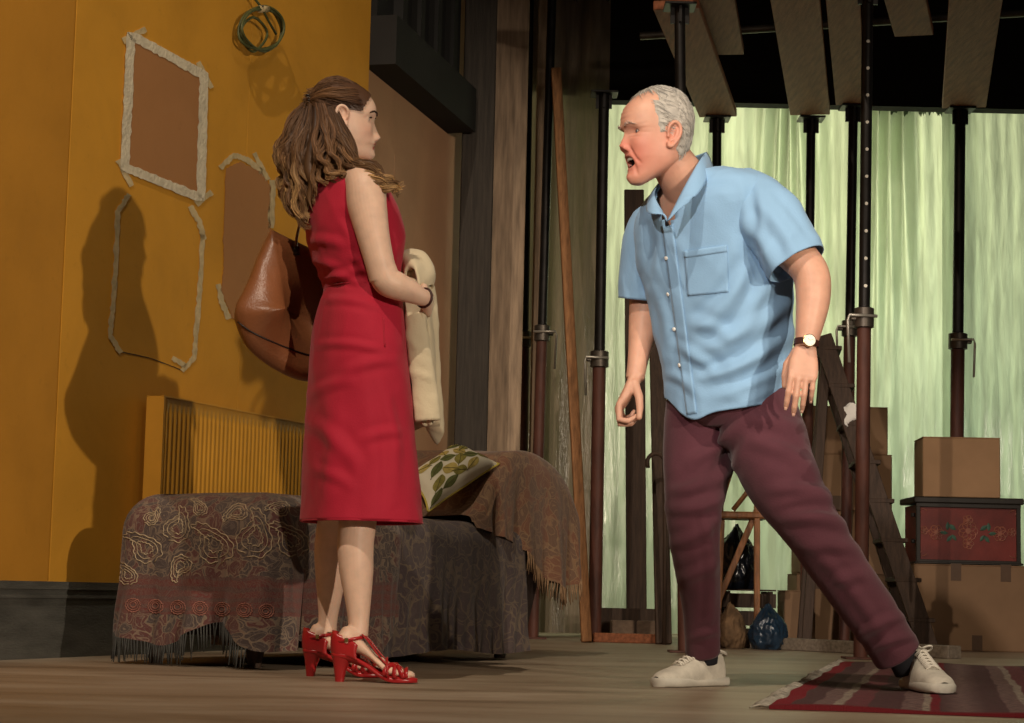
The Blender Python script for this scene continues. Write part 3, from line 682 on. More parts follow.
def rug():
    FL, BL = PZ(768, 709.5), PZ(846, 663); e = (BL-FL); L = e.length; e.normalize(); w = Vector((e.y, -e.x, 0))
    T = thing('striped_rug', 'worn dark red striped woven rug under the man\'s front foot', 'rug', FL+e*L/2+w*1.0)
    n, k = 60, 90; rows = []; att = []
    for i in range(n):
        x = 2.0*i/(n-1); r = []; a = []
        for j in range(k):
            y = L*j/(k-1); wig = .004*math.sin(y*5)+.003*math.sin(y*13+1)
            z = .010+.004*math.sin(x*11+y*3)*math.sin(y*7+1)
            r.append(tuple(FL+w*(x+wig*(1-x/2))+e*(y+.01*math.sin(x*6))+Vector((0, 0, z)))); a.append((x, y, 0))
        rows.append(r); att.append(a)
    R0 = np.array(rows); g = G(); g.loft(R0, False, False, np.array(att))
    low = R0.copy(); low[..., 2] = .001
    ed = [(0, slice(None)), (-1, slice(None))]
    for s in ed: g.loft(np.stack([R0[s], low[s]], 0), False, False, np.stack([np.array(att)[s]]*2, 0))
    for s in ((slice(None), 0), (slice(None), -1)): g.loft(np.stack([R0[s], low[s]], 0), False, False, np.stack([np.array(att)[s]]*2, 0))
    obj('pile', g, rug_mat(), T, True, fixn=False)
    R = random.Random(6); g = G(); N = 300
    for i in range(N):
        y = L*(i+R.random())/N; p = FL+e*y+w*(.004*math.sin(y*5)+.003*math.sin(y*13+1)); l = R.uniform(.025, .05); d = -w+e*R.uniform(-.6, .6)
        g.tube([p+Vector((0, 0, .007)), p+d*l*.5+Vector((0, 0, .009+R.random()*.006)), p+d*l+e*R.uniform(-.02, .02)+Vector((0, 0, .004))], [.003, .0035, .002], 4)
    q = obj('fringe', g, mat('rug_fringe', (.30, .27, .22), .9, .35, 30), T, True); q['kind'] = 'stuff'
rug()
# ================================================================== boxes, chest
def card(name, c):
    m, t, b = base_mat(name); v = coords(t); f = noise_n(t, v, 3, 4, .6); w = nd(t, 'ShaderNodeTexWave'); w.inputs['Scale'].default_value = 55; lk(t, coords(t, (1, 1, .02)), w.inputs[0])
    lk(t, ramp(t, f, [(.3, tuple(x*.78 for x in c)), (.7, c)]), b.inputs['Base Color']); b.inputs['Roughness'].default_value = .8; b.inputs['Specular IOR Level'].default_value = .2
    bump_n(t, b, w.outputs['Fac'], .05, .002); return m
M['card'] = card('cardboard', (.34, .20, .105)); M['card2'] = card('cardboard_dark', (.235, .14, .078)); M['cardtape'] = mat('brown_tape', (.085, .047, .026), .6, .15)
def carton(label, x0, x1, Y, z0, z1, depth, rz=0, m='card', tapes=((.5, 1),), flapgap=True, yref=560, group='cardboard boxes stacked upstage'):
    a, b = P(x0, yref, Y), P(x1, yref, Y); w = b.x-a.x; c = Vector(((a.x+b.x)/2, Y+depth/2, 0))
    T = thing('cardboard_box', label, 'box', c+Vector((0, 0, z0)), group); R = Matrix.Rotation(math.radians(rz), 3, 'Z'); h = z1-z0
    def bx(g, ctr, size, bev=.002): return g.box(c+R @ Vector((ctr[0], ctr[1], 0))+Vector((0, 0, z0+ctr[2])), size, R, bev)
    g = G(); bx(g, (0, 0, (h-.006)/2), (w, depth, h-.006), .005); body = obj('body', g, M[m], T)
    for s in (-1, 1):
        g = G(); bx(g, (0, s*(depth/4+.001), h-.003), (w+.002, depth/2-.006, .006)); obj('flap', g, M[m], T)
    for (fx, top) in tapes:
        g = G(); bx(g, ((fx-.5)*w, -depth/2-.001, h-.04 if top else .045), (.055, .0015, .09 if top else .08), 0)
        if top and abs(fx-.5) < .01: bx(g, (0, 0, h+.0005), (.055, depth, .001), 0)
        obj('tape', g, M['cardtape'], T)
    return T
carton('large cardboard box on the floor under the red painted chest', 914, 1045, 10.66, 0, .455, .44, 0, 'card2', ((.32, True), (.70, True), (.48, False)))
carton('small tan cardboard box on top of the red painted chest', 925, 1002, 10.74, .815, 1.14, .32, -3, 'card', ())
carton('topmost cardboard box of the stack behind the ladder', 811, 887, 11.66, 1.10, 1.38, .36, 2, 'card2', ())
carton('second cardboard box down in the stack behind the ladder', 806, 892, 11.64, .77, 1.10, .38, 0, 'card2', ((.35, False),))
carton('third cardboard box down in the stack behind the ladder', 800, 893, 11.65, .402, .768, .36, 0, 'card2', ((.3, True),))
carton('bottom cardboard box of the stack behind the ladder', 797, 890, 11.62, 0, .40, .40, 0, 'card2', ((.2, True),))
carton('brown cardboard box on the floor between the man\'s legs', 785, 806, 10.95, 0, .30, .3, 0, 'card2', ())
M['chestred'] = mat('chest_red_paint', (.125, .017, .012), .55, .35, 6, bump=.1); M['chestdark'] = mat('chest_dark_edge', (.018, .014, .010), .5, .3, 8)
M['leafpaint'] = mat('painted_leaf_green', (.035, .085, .055), .6, .3, 20); M['flowerpaint'] = mat('painted_flower_rose', (.22, .075, .045), .6, .3, 20)
def chest():
    Y = 10.70; a, b = P(916, 540, Y), P(1021, 540, Y); z0, z1 = .457, .815; w = b.x-a.x; cx = (a.x+b.x)/2; d = .36
    T = thing('painted_chest', 'small dark red wooden chest with painted flowers between two cardboard boxes', 'chest', (cx, Y+d/2, z0))
    g = G(); g.box((cx, Y+d/2, z0+.16), (w-.02, d-.02, .31), None, .003); obj('body', g, M['chestred'], T)
    g = G()
    for x in (a.x+.012, b.x-.012): g.box((x, Y+.004, (z0+z1)/2-.01), (.022, .014, z1-z0-.03), None, .002)
    for z in (z0+.012, z1-.045): g.box((cx, Y+.003, z), (w, .014, .022), None, .002)
    obj('edge_moulding', g, M['chestdark'], T)
    g = G(); g.box((cx, Y+d/2, z1-.018), (w+.03, d+.03, .034), None, .006); obj('lid', g, M['chestdark'], T)
    g = G(); g.box((cx, Y+d/2, z0+.006), (w+.02, d+.02, .012), None, .003); obj('plinth', g, M['chestdark'], T)
    for z in (z0+.12, z0+.26):
        g = G(); g.box((a.x-.006, Y+.05, z), (.02, .03, .022), None, .003); obj('hinge', g, M['propdark'], T)
    zc = (z0+z1)/2-.012
    def petal_ring(g, x, z, r, k):
        for q in range(k):
            an = q*2*math.pi/k; pts = [(x+r*math.cos(an)*.55+r*.45*math.cos(t), Y+.0035, z+r*math.sin(an)*.55+r*.45*math.sin(t)) for t in np.linspace(0, 2*math.pi, 11)[:-1]]
            pts2 = [(x+r*math.cos(an)*.55+r*.28*math.cos(t), Y+.0035, z+r*math.sin(an)*.55+r*.28*math.sin(t)) for t in np.linspace(0, 2*math.pi, 11)[:-1]]
            fr = [(p[0], Y+.0085, p[2]) for p in pts]
            g.tube([Vector((p[0], Y+.0095, p[2])) for p in pts], .0028, 5, closed=True)
        g.tube([(x, Y+.013, z), (x, Y+.006, z)], r*.3, 10)
    for (dx, dz, r, k) in ((0, .012, .052, 7), (0, -.055, .03, 5), (0, .07, .026, 5), (-.17, .0, .04, 6), (.17, 0, .04, 6), (-.235, .01, .022, 5), (.235, .01, .022, 5)):
        g = G(); petal_ring(g, cx+dx, zc+dz, r, k); obj('painted_flower', g, M['flowerpaint'], T)
    for s in (-1, 1):
        for (dx, dz, an, l) in ((.085, .03, .6, .05), (.11, .035, 1.6, .045), (.10, -.03, -.9, .045), (.075, -.025, -2.2, .04), (.13, .0, .1, .045)):
            ax, az = s*math.cos(an), math.sin(an); px_, pz_ = -az, ax; R = []
            for t in np.linspace(0, 1, 7):
                hw = l*.24*math.sin(math.pi*min(max(t, .03), .97)); x = cx+s*dx+ax*l*(t-.5); z = zc+dz+az*l*(t-.5)
                R.append([(x+px_*hw, Y+.0085, z+pz_*hw), (x, Y+.006, z), (x-px_*hw, Y+.0085, z-pz_*hw)])
            g = G(); g.loft(R, False, False); obj('painted_leaf', g, M['leafpaint'], T)
        for (sx, sz) in ((-1, 1), (-1, -1)):
            g = G(); x, z = cx+s*.25, zc+sz*.115
            g.tube([(x-s*.03, Y+.008, z), (x-s*.01, Y+.008, z+sz*.012), (x+s*.012, Y+.008, z+sz*.004), (x, Y+.008, z-sz*.016)], .0025, 5); obj('painted_scroll', g, M['flowerpaint'], T)
chest()
# ================================================================== ladder, chair, timbers
def ladder():
    a0, a1 = P(822, 336, 10.45), PZ(928, 648, 0); a1 = P(930, 646, 10.15); a1.z = .0
    off = Vector((.05, .38, 0)); off2 = Vector((.03, .42, 0))
    T = thing('step_ladder', 'old dark wooden step ladder leaning behind the man\'s front leg', 'ladder', a1)
    sd = Vector((1, 0, .35))
    g = G(); g.beam(a1, a0, .10, .030, sd); obj('stile', g, M['darktimber'], T)
    g = G(); g.beam(a1+off2, a0+off, .10, .030, sd); obj('stile', g, M['darktimber'], T)
    for k in np.linspace(.10, .96, 8):
        p = a1.lerp(a0, k); q = (a1+off2).lerp(a0+off, k)
        g = G(); g.beam(p+Vector((.012, -.02, 0)), q+Vector((.012, .02, 0)), .135, .022, Vector((1, 0, 0))); obj('tread', g, M['darktimber'], T)
    tp = a0.lerp(a0+off, .5)
    b0, b1 = a0+Vector((.03, .03, -.03)), Vector((P(806, 640, 10.5).x, 10.5, 0))
    g = G(); g.beam(b1, b0, .05, .028, sd); obj('back_leg', g, M['darktimber'], T)
    g = G(); g.beam(b1+off2*.8, b0+off*.85, .05, .028, sd); obj('back_leg', g, M['darktimber'], T)
    r = random.Random(3); c = a1.lerp(a0, .77)+Vector((.035, -.03, 0)); g = G(); n = 9; rows = []
    for i in range(n): rows.append([tuple(c+Vector((.022*(j-2)+.01*math.sin(i*2), -.012*math.cos(j*1.7+i), -.013*i+.02*math.sin(j+i*.7)))) for j in range(6)])
    g.loft(rows, False, False); tag(obj('crumpled_paper', g, M['white'], None, True, fixn=False), 'scrap of white paper stuck on the step ladder', 'paper')
    return a0, a1
ladder()
M['bent'] = wood('varnished_wood', (.23, .095, .035), (6, 6, 1.2), rough=.4)
def chair():
    Y = 10.4
    T = thing('wooden_chair', 'tall varnished wooden folding chair frame with bentwood back between the man\'s legs', 'chair', Vector((P(745, 640, Y).x, Y, 0)))
    def pt(x, y, dy=0): return P(x, y, Y+dy)
    def fl(x, dy=0): p = P(x, 640, Y+dy); p.z = 0; return p
    g = G(); g.box((pt(741, 515).x, Y+.14, pt(741, 515).z), (.30, .32, .035), None, .008); obj('seat', g, M['bent'], T)
    for dy in (0, .28):
        g = G(); g.beam(fl(757, dy), pt(757, 500, dy), .030, .028); obj('leg', g, M['bent'], T)
        g = G(); g.beam(pt(768, 484, dy+.03), pt(716, 606, dy+.03), .032, .02); obj('brace', g, M['bent'], T)
        f = fl(717, dy+.02); g = G(); g.beam(f, pt(722, 520, dy+.02), .028, .026); obj('leg', g, M['bent'], T)
        g = G(); g.tube([pt(x, y, dy+.02) for x, y in ((718, 514), (724, 490), (733, 462), (738, 438), (739, 424))], .018, 8); obj('back_post', g, M['bent'], T, True)
    g = G(); pts = [pt(721, 512, .1)]+[pt(737+16*math.cos(a), 478+15*math.sin(a)*-1, .1) for a in np.linspace(math.pi*.9, -.1, 12)]+[pt(746, 494, .1), pt(733, 510, .1)]
    g.tube(pts, .013, 8); obj('back_hoop', g, M['bent'], T, True)
    g = G(); g.beam(pt(739, 426, .01), pt(739, 426, .31), .03, .05); obj('top_rail', g, M['bent'], T)
    g = G(); g.beam(pt(757, 575, .0), pt(757, 575, .28), .02, .02); obj('stretcher', g, M['bent'], T)
chair()
M['binbag'] = mat('black_bin_bag', (.010, .013, .020), .22, .4, 8, spec=.6); M['bluebag'] = mat('dark_blue_bag', (.012, .03, .055), .3, .4, 8, spec=.6)
def lump(name, label, px, py, Y, rx, ry, rz, m, seed, cat, floor=True):
    c = P(px, py, Y); bm = bmesh.new(); bmesh.ops.create_icosphere(bm, subdivisions=5, radius=1)
    V = np.array([v.co[:] for v in bm.verts]); F = [tuple(v.index for v in f.verts) for f in bm.faces]; bm.free(); out = []
    for p in V:
        q = Vector(p); d = .16*noise.noise(q*1.6+Vector((seed, 0, 0)))+.10*(1-abs(noise.noise(q*3.1+Vector((0, seed, 0))))*2)+.04*(1-abs(noise.noise(q*7+Vector((0, 0, seed))))*2)
        q = q*(1+d); z = max(q.z, -.72)
        if q.z > .72: k = (q.z-.72); q.x *= max(.25, 1-1.6*k); q.y *= max(.25, 1-1.6*k); z = .72+k*1.6
        out.append((c.x+q.x*rx, c.y+q.y*ry, q_z(z, rz)))
    A = np.array(out); A[:, 2] += (-A[:, 2].min() if floor is True else floor-A[:, 2].min())
    g = G(); g.add(A, F); return tag(obj(name, g, m, None, True, fixn=False), label, cat)
def q_z(z, rz): return z*rz
lump('bin_bag', 'glossy black bin bag on the crate behind the chair', 735, 560, 10.93, .11, .11, .17, M['binbag'], 3, 'bag', .30)
lump('bin_bag', 'small dark blue plastic bag on the floor beside the chair leg', 768, 625, 10.15, .085, .10, .11, M['bluebag'], 8, 'bag')
lump('bundle', 'bundle of brown rags on the floor under the chair', 731, 620, 10.2, .075, .09, .11, mat('brown_rags', (.12, .07, .035), .9, .5, 14), 12, 'rags')
def crate():
    Y = 10.75; a, b = P(722, 600, Y), P(776, 600, Y); cx = (a.x+b.x)/2; w = b.x-a.x
    T = thing('wooden_crate', 'dark slatted wooden crate on the floor under the bin bag', 'crate', (cx, Y+.15, 0))
    for k in range(3):
        for y in (Y, Y+.30):
            g = G(); g.box((cx, y, .05+.095*k), (w, .014, .075), None, .002); obj('slat', g, M['darktimber'], T)
        for x in (a.x+.007, b.x-.007):
            g = G(); g.box((x, Y+.15, .05+.095*k), (.014, .28, .075), None, .002); obj('slat', g, M['darktimber'], T)
    for x in (a.x+.03, b.x-.03):
        for y in (Y+.022, Y+.278):
            g = G(); g.box((x, y, .145), (.03, .03, .29), None, .002); obj('corner_post', g, M['darktimber'], T)
    g = G(); g.box((cx, Y+.15, .296), (w, .30, .008)); obj('lid', g, M['darktimber'], T)
crate()
def timber(name, label, p0, p1, w, t, m, cat, side=(1, 0, 0)):
    g = G(); g.beam(p0, p1, w, t, side, .004); return tag(obj(name, g, m), label, cat)
def onfloor(px, Y): p = P(px, 620, Y); p.z = 0; return p
timber('timber_board', 'tall raw orange timber leaning right of the pair of props', onfloor(587, 10.72), P(556, 70, 11.15), .055, .085, M['timber'], 'board')
timber('timber_board', 'dark upright board behind the man\'s hanging fist', onfloor(637, 11.5), P(634, 190, 11.55), .115, .035, M['darktimber'], 'board')
timber('timber_board', 'brown timber leaning close to the man\'s rear leg', onfloor(664, 10.7), P(657, 335, 10.95), .085, .05, M['darktimber'], 'board')
timber('timber_rail', 'low timber rail on the floor behind the two bricks', onfloor(600, 11.33)+Vector((0, 0, .09)), onfloor(661, 11.3)+Vector((0, 0, .09)), .18, .05, M['darktimber'], 'rail', (0, 0, 1))
timber('timber_rail', 'thin timber rail on the floor in front of the two bricks', onfloor(594, 10.85)+Vector((0, 0, .025)), onfloor(657, 10.8)+Vector((0, 0, .025)), .05, .06, M['plank'], 'rail', (0, 0, 1))
M['brick'] = mat('dusty_brick', (.17, .115, .08), .9, .3, 12, bump=.5, bs=50)
for k, (x0, lab) in enumerate(((612, 'dusty brown brick on the stage floor, left one of two'), (638, 'dusty brown brick on the stage floor, right one of two'))):
    p = onfloor(x0+11, 11.08); g = G(); g.box(p+Vector((0, .06, .058)), (.125, .11, .115), Matrix.Rotation(.08*(1-2*k), 3, 'Z'), .006)
    tag(obj('brick', g, M['brick']), lab, 'brick', 'bricks by the timber rail')
M['battenwood'] = wood('weathered_batten', (.17, .135, .10), (.6, 8, 8))
# batten lying on the floor at the back
timber('floor_batten', 'long grey batten lying on the floor behind the man\'s feet', PZ(704, 645.5)+Vector((0, 0, .03)), PZ(955, 659)+Vector((0, 0, .03)), .06, .09, M['battenwood'], 'batten', (0, 0, 1))
# walking stick hooked on the board
g = G(); Yc = 10.62
pts = [P(648, 468, Yc)]+[P(656+8.5*math.cos(a), 462-8.5*math.sin(a), Yc) for a in np.linspace(math.pi, .15, 12)]+[P(664.5, 475, Yc), P(665, 540, Yc)]
e = P(665, 600, Yc); e.z = 0; pts.append(e); g.tube(pts, .011, 8)
tag(obj('walking_stick', g, M['darktimber'], None, True), 'dark walking stick with hooked handle standing by the brown timber', 'stick')
# ================================================================== people: tools
def skin_mat(name, c, red, lip):
    m, t, b = base_mat(name); a = nd(t, 'ShaderNodeAttribute'); a.attribute_name = 'pat'
    s = nd(t, 'ShaderNodeSeparateXYZ'); lk(t, a.outputs['Vector'], s.inputs[0]); v = coords(t)
    f = noise_n(t, v, 30, 4, .6); c0 = ramp(t, f, [(.3, tuple(x*.9 for x in c)), (.7, tuple(min(1, x*1.06) for x in c))])
    sp = noise_n(t, v, 120, 3, .6); c0 = mix_c(t, math_n(t, 'MULTIPLY', ramp(t, sp, [(.55, 0.0), (.72, 1.0)]), .16), c0, red)
    c1 = mix_c(t, math_n(t, 'MULTIPLY', s.outputs[0], .8), c0, red); c1 = mix_c(t, s.outputs[1], c1, lip); c1 = mix_c(t, s.outputs[2], c1, (.02, .006, .005))
    lk(t, c1, b.inputs['Base Color']); b.inputs['Roughness'].default_value = .48; b.inputs['Specular IOR Level'].default_value = .38
    b.inputs['Subsurface Weight'].default_value = .12; b.inputs['Subsurface Radius'].default_value = (.012, .005, .003); b.inputs['Subsurface Scale'].default_value = .4
    bump_n(t, b, noise_n(t, v, 260, 4), .10, .002); return m
def hair_mat(name):
    m, t, b = base_mat(name); a = nd(t, 'ShaderNodeAttribute'); a.attribute_name = 'pat'
    lk(t, a.outputs['Color'], b.inputs['Base Color']); b.inputs['Roughness'].default_value = .52; b.inputs['Specular IOR Level'].default_value = .4
    return m
def remesh(g, vox, smooth=3):
    me = mesh_of('tmp', g); o = bpy.data.objects.new('tmp', me); COL.objects.link(o)
    md = o.modifiers.new('r', 'REMESH'); md.mode = 'VOXEL'; md.voxel_size = vox
    if smooth: ms = o.modifiers.new('s', 'SMOOTH'); ms.factor = .5; ms.iterations = smooth
    dg = bpy.context.evaluated_depsgraph_get(); e = o.evaluated_get(dg); m2 = bpy.data.meshes.new_from_object(e)
    V = np.empty(len(m2.vertices)*3, np.float32); m2.vertices.foreach_get('co', V); V = V.reshape(-1, 3).astype(float)
    F = [tuple(p.vertices) for p in m2.polygons]
    bpy.data.objects.remove(o); bpy.data.meshes.remove(me); bpy.data.meshes.remove(m2)
    r = G(); r.add(V, F); return r
def normals(V, F):
    N = np.zeros_like(V)
    q = np.array([f for f in F if len(f) == 4]); t = np.array([f for f in F if len(f) == 3])
    if len(q):
        n = np.cross(V[q[:, 2]]-V[q[:, 0]], V[q[:, 3]]-V[q[:, 1]])
        for k in range(4): np.add.at(N, q[:, k], n)
    if len(t):
        n = np.cross(V[t[:, 1]]-V[t[:, 0]], V[t[:, 2]]-V[t[:, 0]])
        for k in range(3): np.add.at(N, t[:, k], n)
    return N/np.maximum(np.linalg.norm(N, axis=1), 1e-12)[:, None]
def orient(g):
    """make normals point outwards"""
    me = mesh_of('tmp', g); bm = bmesh.new(); bm.from_mesh(me); bmesh.ops.recalc_face_normals(bm, faces=bm.faces)
    g.f = [tuple(v.index for v in f.verts) for f in bm.faces]; bm.free(); bpy.data.meshes.remove(me); return g
def gs(x): return np.exp(-x*x)
def wrinkle(g, folds, namp=.004, nscale=9.0, seed=0, stretch=(1, 1, 1), ridged=True):
    """cloth relief: broad noise creases plus chosen folds"""
    orient(g); V = g.verts(); N = normals(V, g.f); d = np.zeros(len(V))
    off = Vector((seed*3.1, seed*1.7, seed*.9)); sx, sy, sz = [nscale*s for s in stretch]
    for i, p in enumerate(V):
        q = Vector((p[0]*sx, p[1]*sy, p[2]*sz))+off; a = noise.noise(q); b = noise.noise(q*2.3)
        d[i] = namp*((1-2.2*abs(a)) if ridged else a*1.6)+namp*.5*(1-2*abs(b))
    px, py = to_px_np(V); view = V-np.array((0, 0, CAMZ)); facing = (N*view).sum(1)/np.linalg.norm(view, axis=1) < .15
    for (x0, y0, x1, y1, amp, wid) in folds:
        ex, ey = x1-x0, y1-y0; L2 = ex*ex+ey*ey; t = np.clip(((px-x0)*ex+(py-y0)*ey)/L2, 0, 1)
        bow = 4*t*(1-t)*.06*math.sqrt(L2)
        dx = px-(x0+ex*t)+bow*ey/math.sqrt(L2)*-1; dy = py-(y0+ey*t)+bow*ex/math.sqrt(L2)
        r = np.hypot(dx, dy)/wid; taper = np.sin(np.pi*np.clip(t*.94+.03, 0, 1))**.6
        d += np.where(facing, amp*taper*(np.exp(-r*r)-.45*np.exp(-((r-1.7)/.8)**2)), 0)
    g.v = [V+N*d[:, None]]; g.a = [np.vstack(g.a)]; return g
def bvh_of(g): return BVHTree.FromPolygons([tuple(p) for p in g.verts()], g.f)
def hit(bvh, px, py, off=.002):
    d = ray(px, py).normalized(); o = Vector((0, 0, CAMZ)); h = bvh.ray_cast(o, d)
    if h[0] is None: return None, None
    n = h[1] if h[1].dot(d) < 0 else -h[1]
    return h[0]+n*off, n
def ring(c, a, b, w, df, db, n=96, e=2.2):
    t = np.linspace(0, 2*math.pi, n, endpoint=False); s, k = np.sin(t), np.cos(t)
    x = w*np.sign(s)*np.abs(s)**(2/e); y = np.where(k > 0, df, db)*np.sign(k)*np.abs(k)**(2/e)
    return np.array(c)+x[:, None]*np.array(a)+y[:, None]*np.array(b)
def limb(g, keys, m=40, n=24, flat=1.0, side=None, tip=False, dense=True):
    """keys: (Vector, radius)"""
    K = crom([(*p, r) for p, r in keys], m) if dense else np.array([(*p, r) for p, r in keys])
    pts = [Vector(k[:3]) for k in K]; r = [max(k[3], 1e-4) for k in K]
    if tip:
        d = (pts[-1]-pts[-2]).normalized(); R = r[-1]
        for q in (.4, .7, .9, .99): pts.append(pts[len(K)-1]+d*R*q); r.append(R*math.sqrt(max(0, 1-q*q))+1e-4)
    g.tube(pts, r, n, True, False, flat, side)
def frame(fwd, up=(0, 0, 1), roll=0, pitch=0):
    """3x3: columns left, forward, up of a head"""
    f = Vector(fwd).normalized(); u = Vector(up); l = u.cross(f).normalized(); u = f.cross(l)
    R = Matrix((l, f, u)).transposed()
    return R @ Matrix.Rotation(pitch, 3, 'X') @ Matrix.Rotation(roll, 3, 'Y')
# ------------------------------------------------------------------ head
class Head:
    def __init__(s, rows, P_, R, origin, scale=1.0):
        s.R, s.o, s.p, s.sc = R, Vector(origin), P_, scale
        m, n = 170, 220; K = crom(rows, m); s.m, s.n = m, n
        th = np.linspace(-math.pi, math.pi, n, endpoint=False)
        z = K[:, 0][:, None]+0*th[None]; yf, yb, w = K[:, 1][:, None], K[:, 2][:, None], np.maximum(K[:, 3][:, None], .001)
        ym = np.minimum((yf+yb)/2, yf-.004)*0+np.clip((yf*.35+yb*.65), yb+.001, yf-.001)
        sn, cs = np.sin(th)[None], np.cos(th)[None]; lw = np.clip((K[:, 0][:, None]-K[0, 0])/.075, 0, 1)
        x = w*np.sign(sn)*np.abs(sn)**(1.12-.24*lw); y = ym+np.where(cs > 0, (yf-ym)*np.abs(cs)**(1.15-.29*lw), -(ym-yb)*np.abs(cs)**.95)
        fr = np.clip(cs*1.6, 0, 1)**.5
        s.base = np.stack([x, y, z], -1); y = y+fr*s.feat(x, z)
        s.grid = np.stack([x, y, z], -1)
    def feat(s, x, z):
        p = s.p; ax = np.abs(x); d = np.zeros_like(x)
        u = (p['nas']-z)/(p['nas']-p['tip']); H = p['H']
        prof = np.where(u < 0, 0, np.where(u < 1, np.clip(u, 0, 1)**1.15, np.clip(1-((u-1)*(p['nas']-p['tip'])/(p['tip']-p['nb'])), 0, 1)**.8))
        sg = .0072+.0066*np.clip(u, 0, 1.1); d += H*prof*gs(x/sg)
        d += .0095*gs((ax-.0135)/.0062)*gs((z-(p['nb']+.010))/.0085)
        d -= .006*gs((ax-.0075)/.0038)*gs((z-(p['nb']+.001))/.003)
        d -= p['sock']*gs((ax-.033)/.0165)*gs((z-p['eye'])/.0105)
        d += p['browh']*gs((ax-.028)/.020)*gs((z-p['brow'])/.0075)
        d += .0045*gs((ax-.046)/.016)*gs((z-(p['eye']-.036))/.016)
        zm = p['mouth']; o = p['open']
        d += .0055*gs(x/.019)*gs((z-(zm+.0065+o))/.0055); d += .0068*gs(x/.0165)*gs((z-(zm-.0075-o))/.0062)
        d -= .0035*gs(x/.024)*gs((z-zm)/.0028)
        if o > .002:
            box = 1/(1+np.exp((ax-.019)/.0022)); bz = 1/(1+np.exp((np.abs(z-zm)-o*(1-.35*(ax/.02)**2))/.0012)); d -= .030*box*bz
        d += p['chinh']*gs(x/.017)*gs((z-p['chin'])/.012); d -= .0042*gs(x/.022)*gs((z-(p['chin']+.021))/.006)
        fx = .018+(p['tip']-z)*.42; d -= p['naso']*gs((ax-fx)/.0042)*np.clip((p['tip']+.006-z)/.01, 0, 1)*np.clip((z-(zm-.012))/.012, 0, 1)
        d -= p.get('bag', 0)*gs((ax-.034)/.014)*gs((z-(p['eye']-.017))/.0028)
        d -= p.get('jowl', 0)*gs((ax-(.024+(zm-z)*.12))/.0040)*np.clip((zm-z)/.008, 0, 1)*np.clip((z-(p['chin']-.004))/.012, 0, 1)
        for kz in (-.006, .004, .013): d -= p.get('crow', 0)*gs((z-(p['eye']+kz+(ax-.045)*kz*18))/.0020)*gs((ax-.058)/.009)
        for k in range(3): d -= p.get('fore', 0)*gs((z-(p['brow']+.020+.013*k))/.0022)*np.clip(1-ax/.05, 0, 1)
        return d
    def W(s, v): return s.o+s.R @ (Vector(v)*s.sc)
    def Wn(s, A): A = np.asarray(A).reshape(-1, 3)*s.sc; return A @ np.array(s.R).T+np.array(s.o)
    def L(s, V): return (np.asarray(V)-np.array(s.o)) @ np.array(s.R)/s.sc
    def skin(s, g):
        g.loft(s.Wn(s.grid).reshape(s.m, s.n, 3), True, True)
    def surf_y(s, x, z):
        b = s.grid.reshape(-1, 3); k = np.argmin((b[:, 0]-x)**2+(b[:, 2]-z)**2+np.where(b[:, 1] > .02, 0, 1)); return b[k, 1]
    def pt(s, v, th, off=0.0):
        """grid surface point: v in 0..1 bottom to top, th angle from front (+ = its left)"""
        i = np.clip(v, 0, 1)*(s.m-1); j = ((th+math.pi)/(2*math.pi)*s.n) % s.n
        i0 = int(min(i, s.m-2)); a = i-i0; j0 = int(j) % s.n; j1 = (j0+1) % s.n; b = j-int(j); B = s.base
        p = (B[i0, j0]*(1-a)+B[i0+1, j0]*a)*(1-b)+(B[i0, j1]*(1-a)+B[i0+1, j1]*a)*b
        c = np.array((0, .0, .02)); d = (p-c)/np.linalg.norm(p-c); return p+d*off
    def ear(s, g, side, w, h=.064):
        def q(y, z, o): return s.W((side*(w+o*.72), y-.006-.16*z*0-z*.12, z))
        k = h/2
        # helix rim
        pts = [(.010, -.1*k, .004), (.014, .35*k, .010), (.010, .75*k, .014), (-.001, 1.0*k, .016), (-.013, .82*k, .019), (-.020, .40*k, .021), (-.019, -.1*k, .020), (-.012, -.55*k, .016), (-.003, -.9*k, .011), (.006, -.95*k, .008), (.008, -.6*k, .006)]
        K = crom(pts, 40); g.tube([q(*p) for p in K], [.0040+.0016*math.sin(i/40*math.pi)+(.0022 if i > 30 else 0) for i in range(40)], 8)
        # back plate of the ear
        rows = []
        for r_ in (.05, .5, .95):
            rows.append([q(-.003+.017*r_*math.cos(a)-.001, .82*k*r_*math.sin(a), .006+.010*(r_*(.5-.5*math.cos(a)))) for a in np.linspace(0, 2*math.pi, 25)[:-1]])
        back = [[q(-.003+.017*r_*math.cos(a)-.003, .82*k*r_*math.sin(a), -.004+.006*(r_*(.5-.5*math.cos(a)))) for a in np.linspace(0, 2*math.pi, 25)[:-1]] for r_ in (.95, .5, .05)]
        g.loft([[tuple(p) for p in r] for r in rows+back], True, True)
        A = crom([(-.012, .45*k, .014), (-.010, .05*k, .015), (-.006, -.35*k, .012), (.004, -.5*k, .009)], 16); g.tube([q(*p) for p in A], .0036, 8)
        g.tube([q(.012, .05*k, .006), q(.011, -.25*k, .007)], .0042, 8)
    def eye_at(s, side, x=.033, depth=.0105): return (side*x, s.surf_y(x, s.p['eye'])-depth, s.p['eye'])
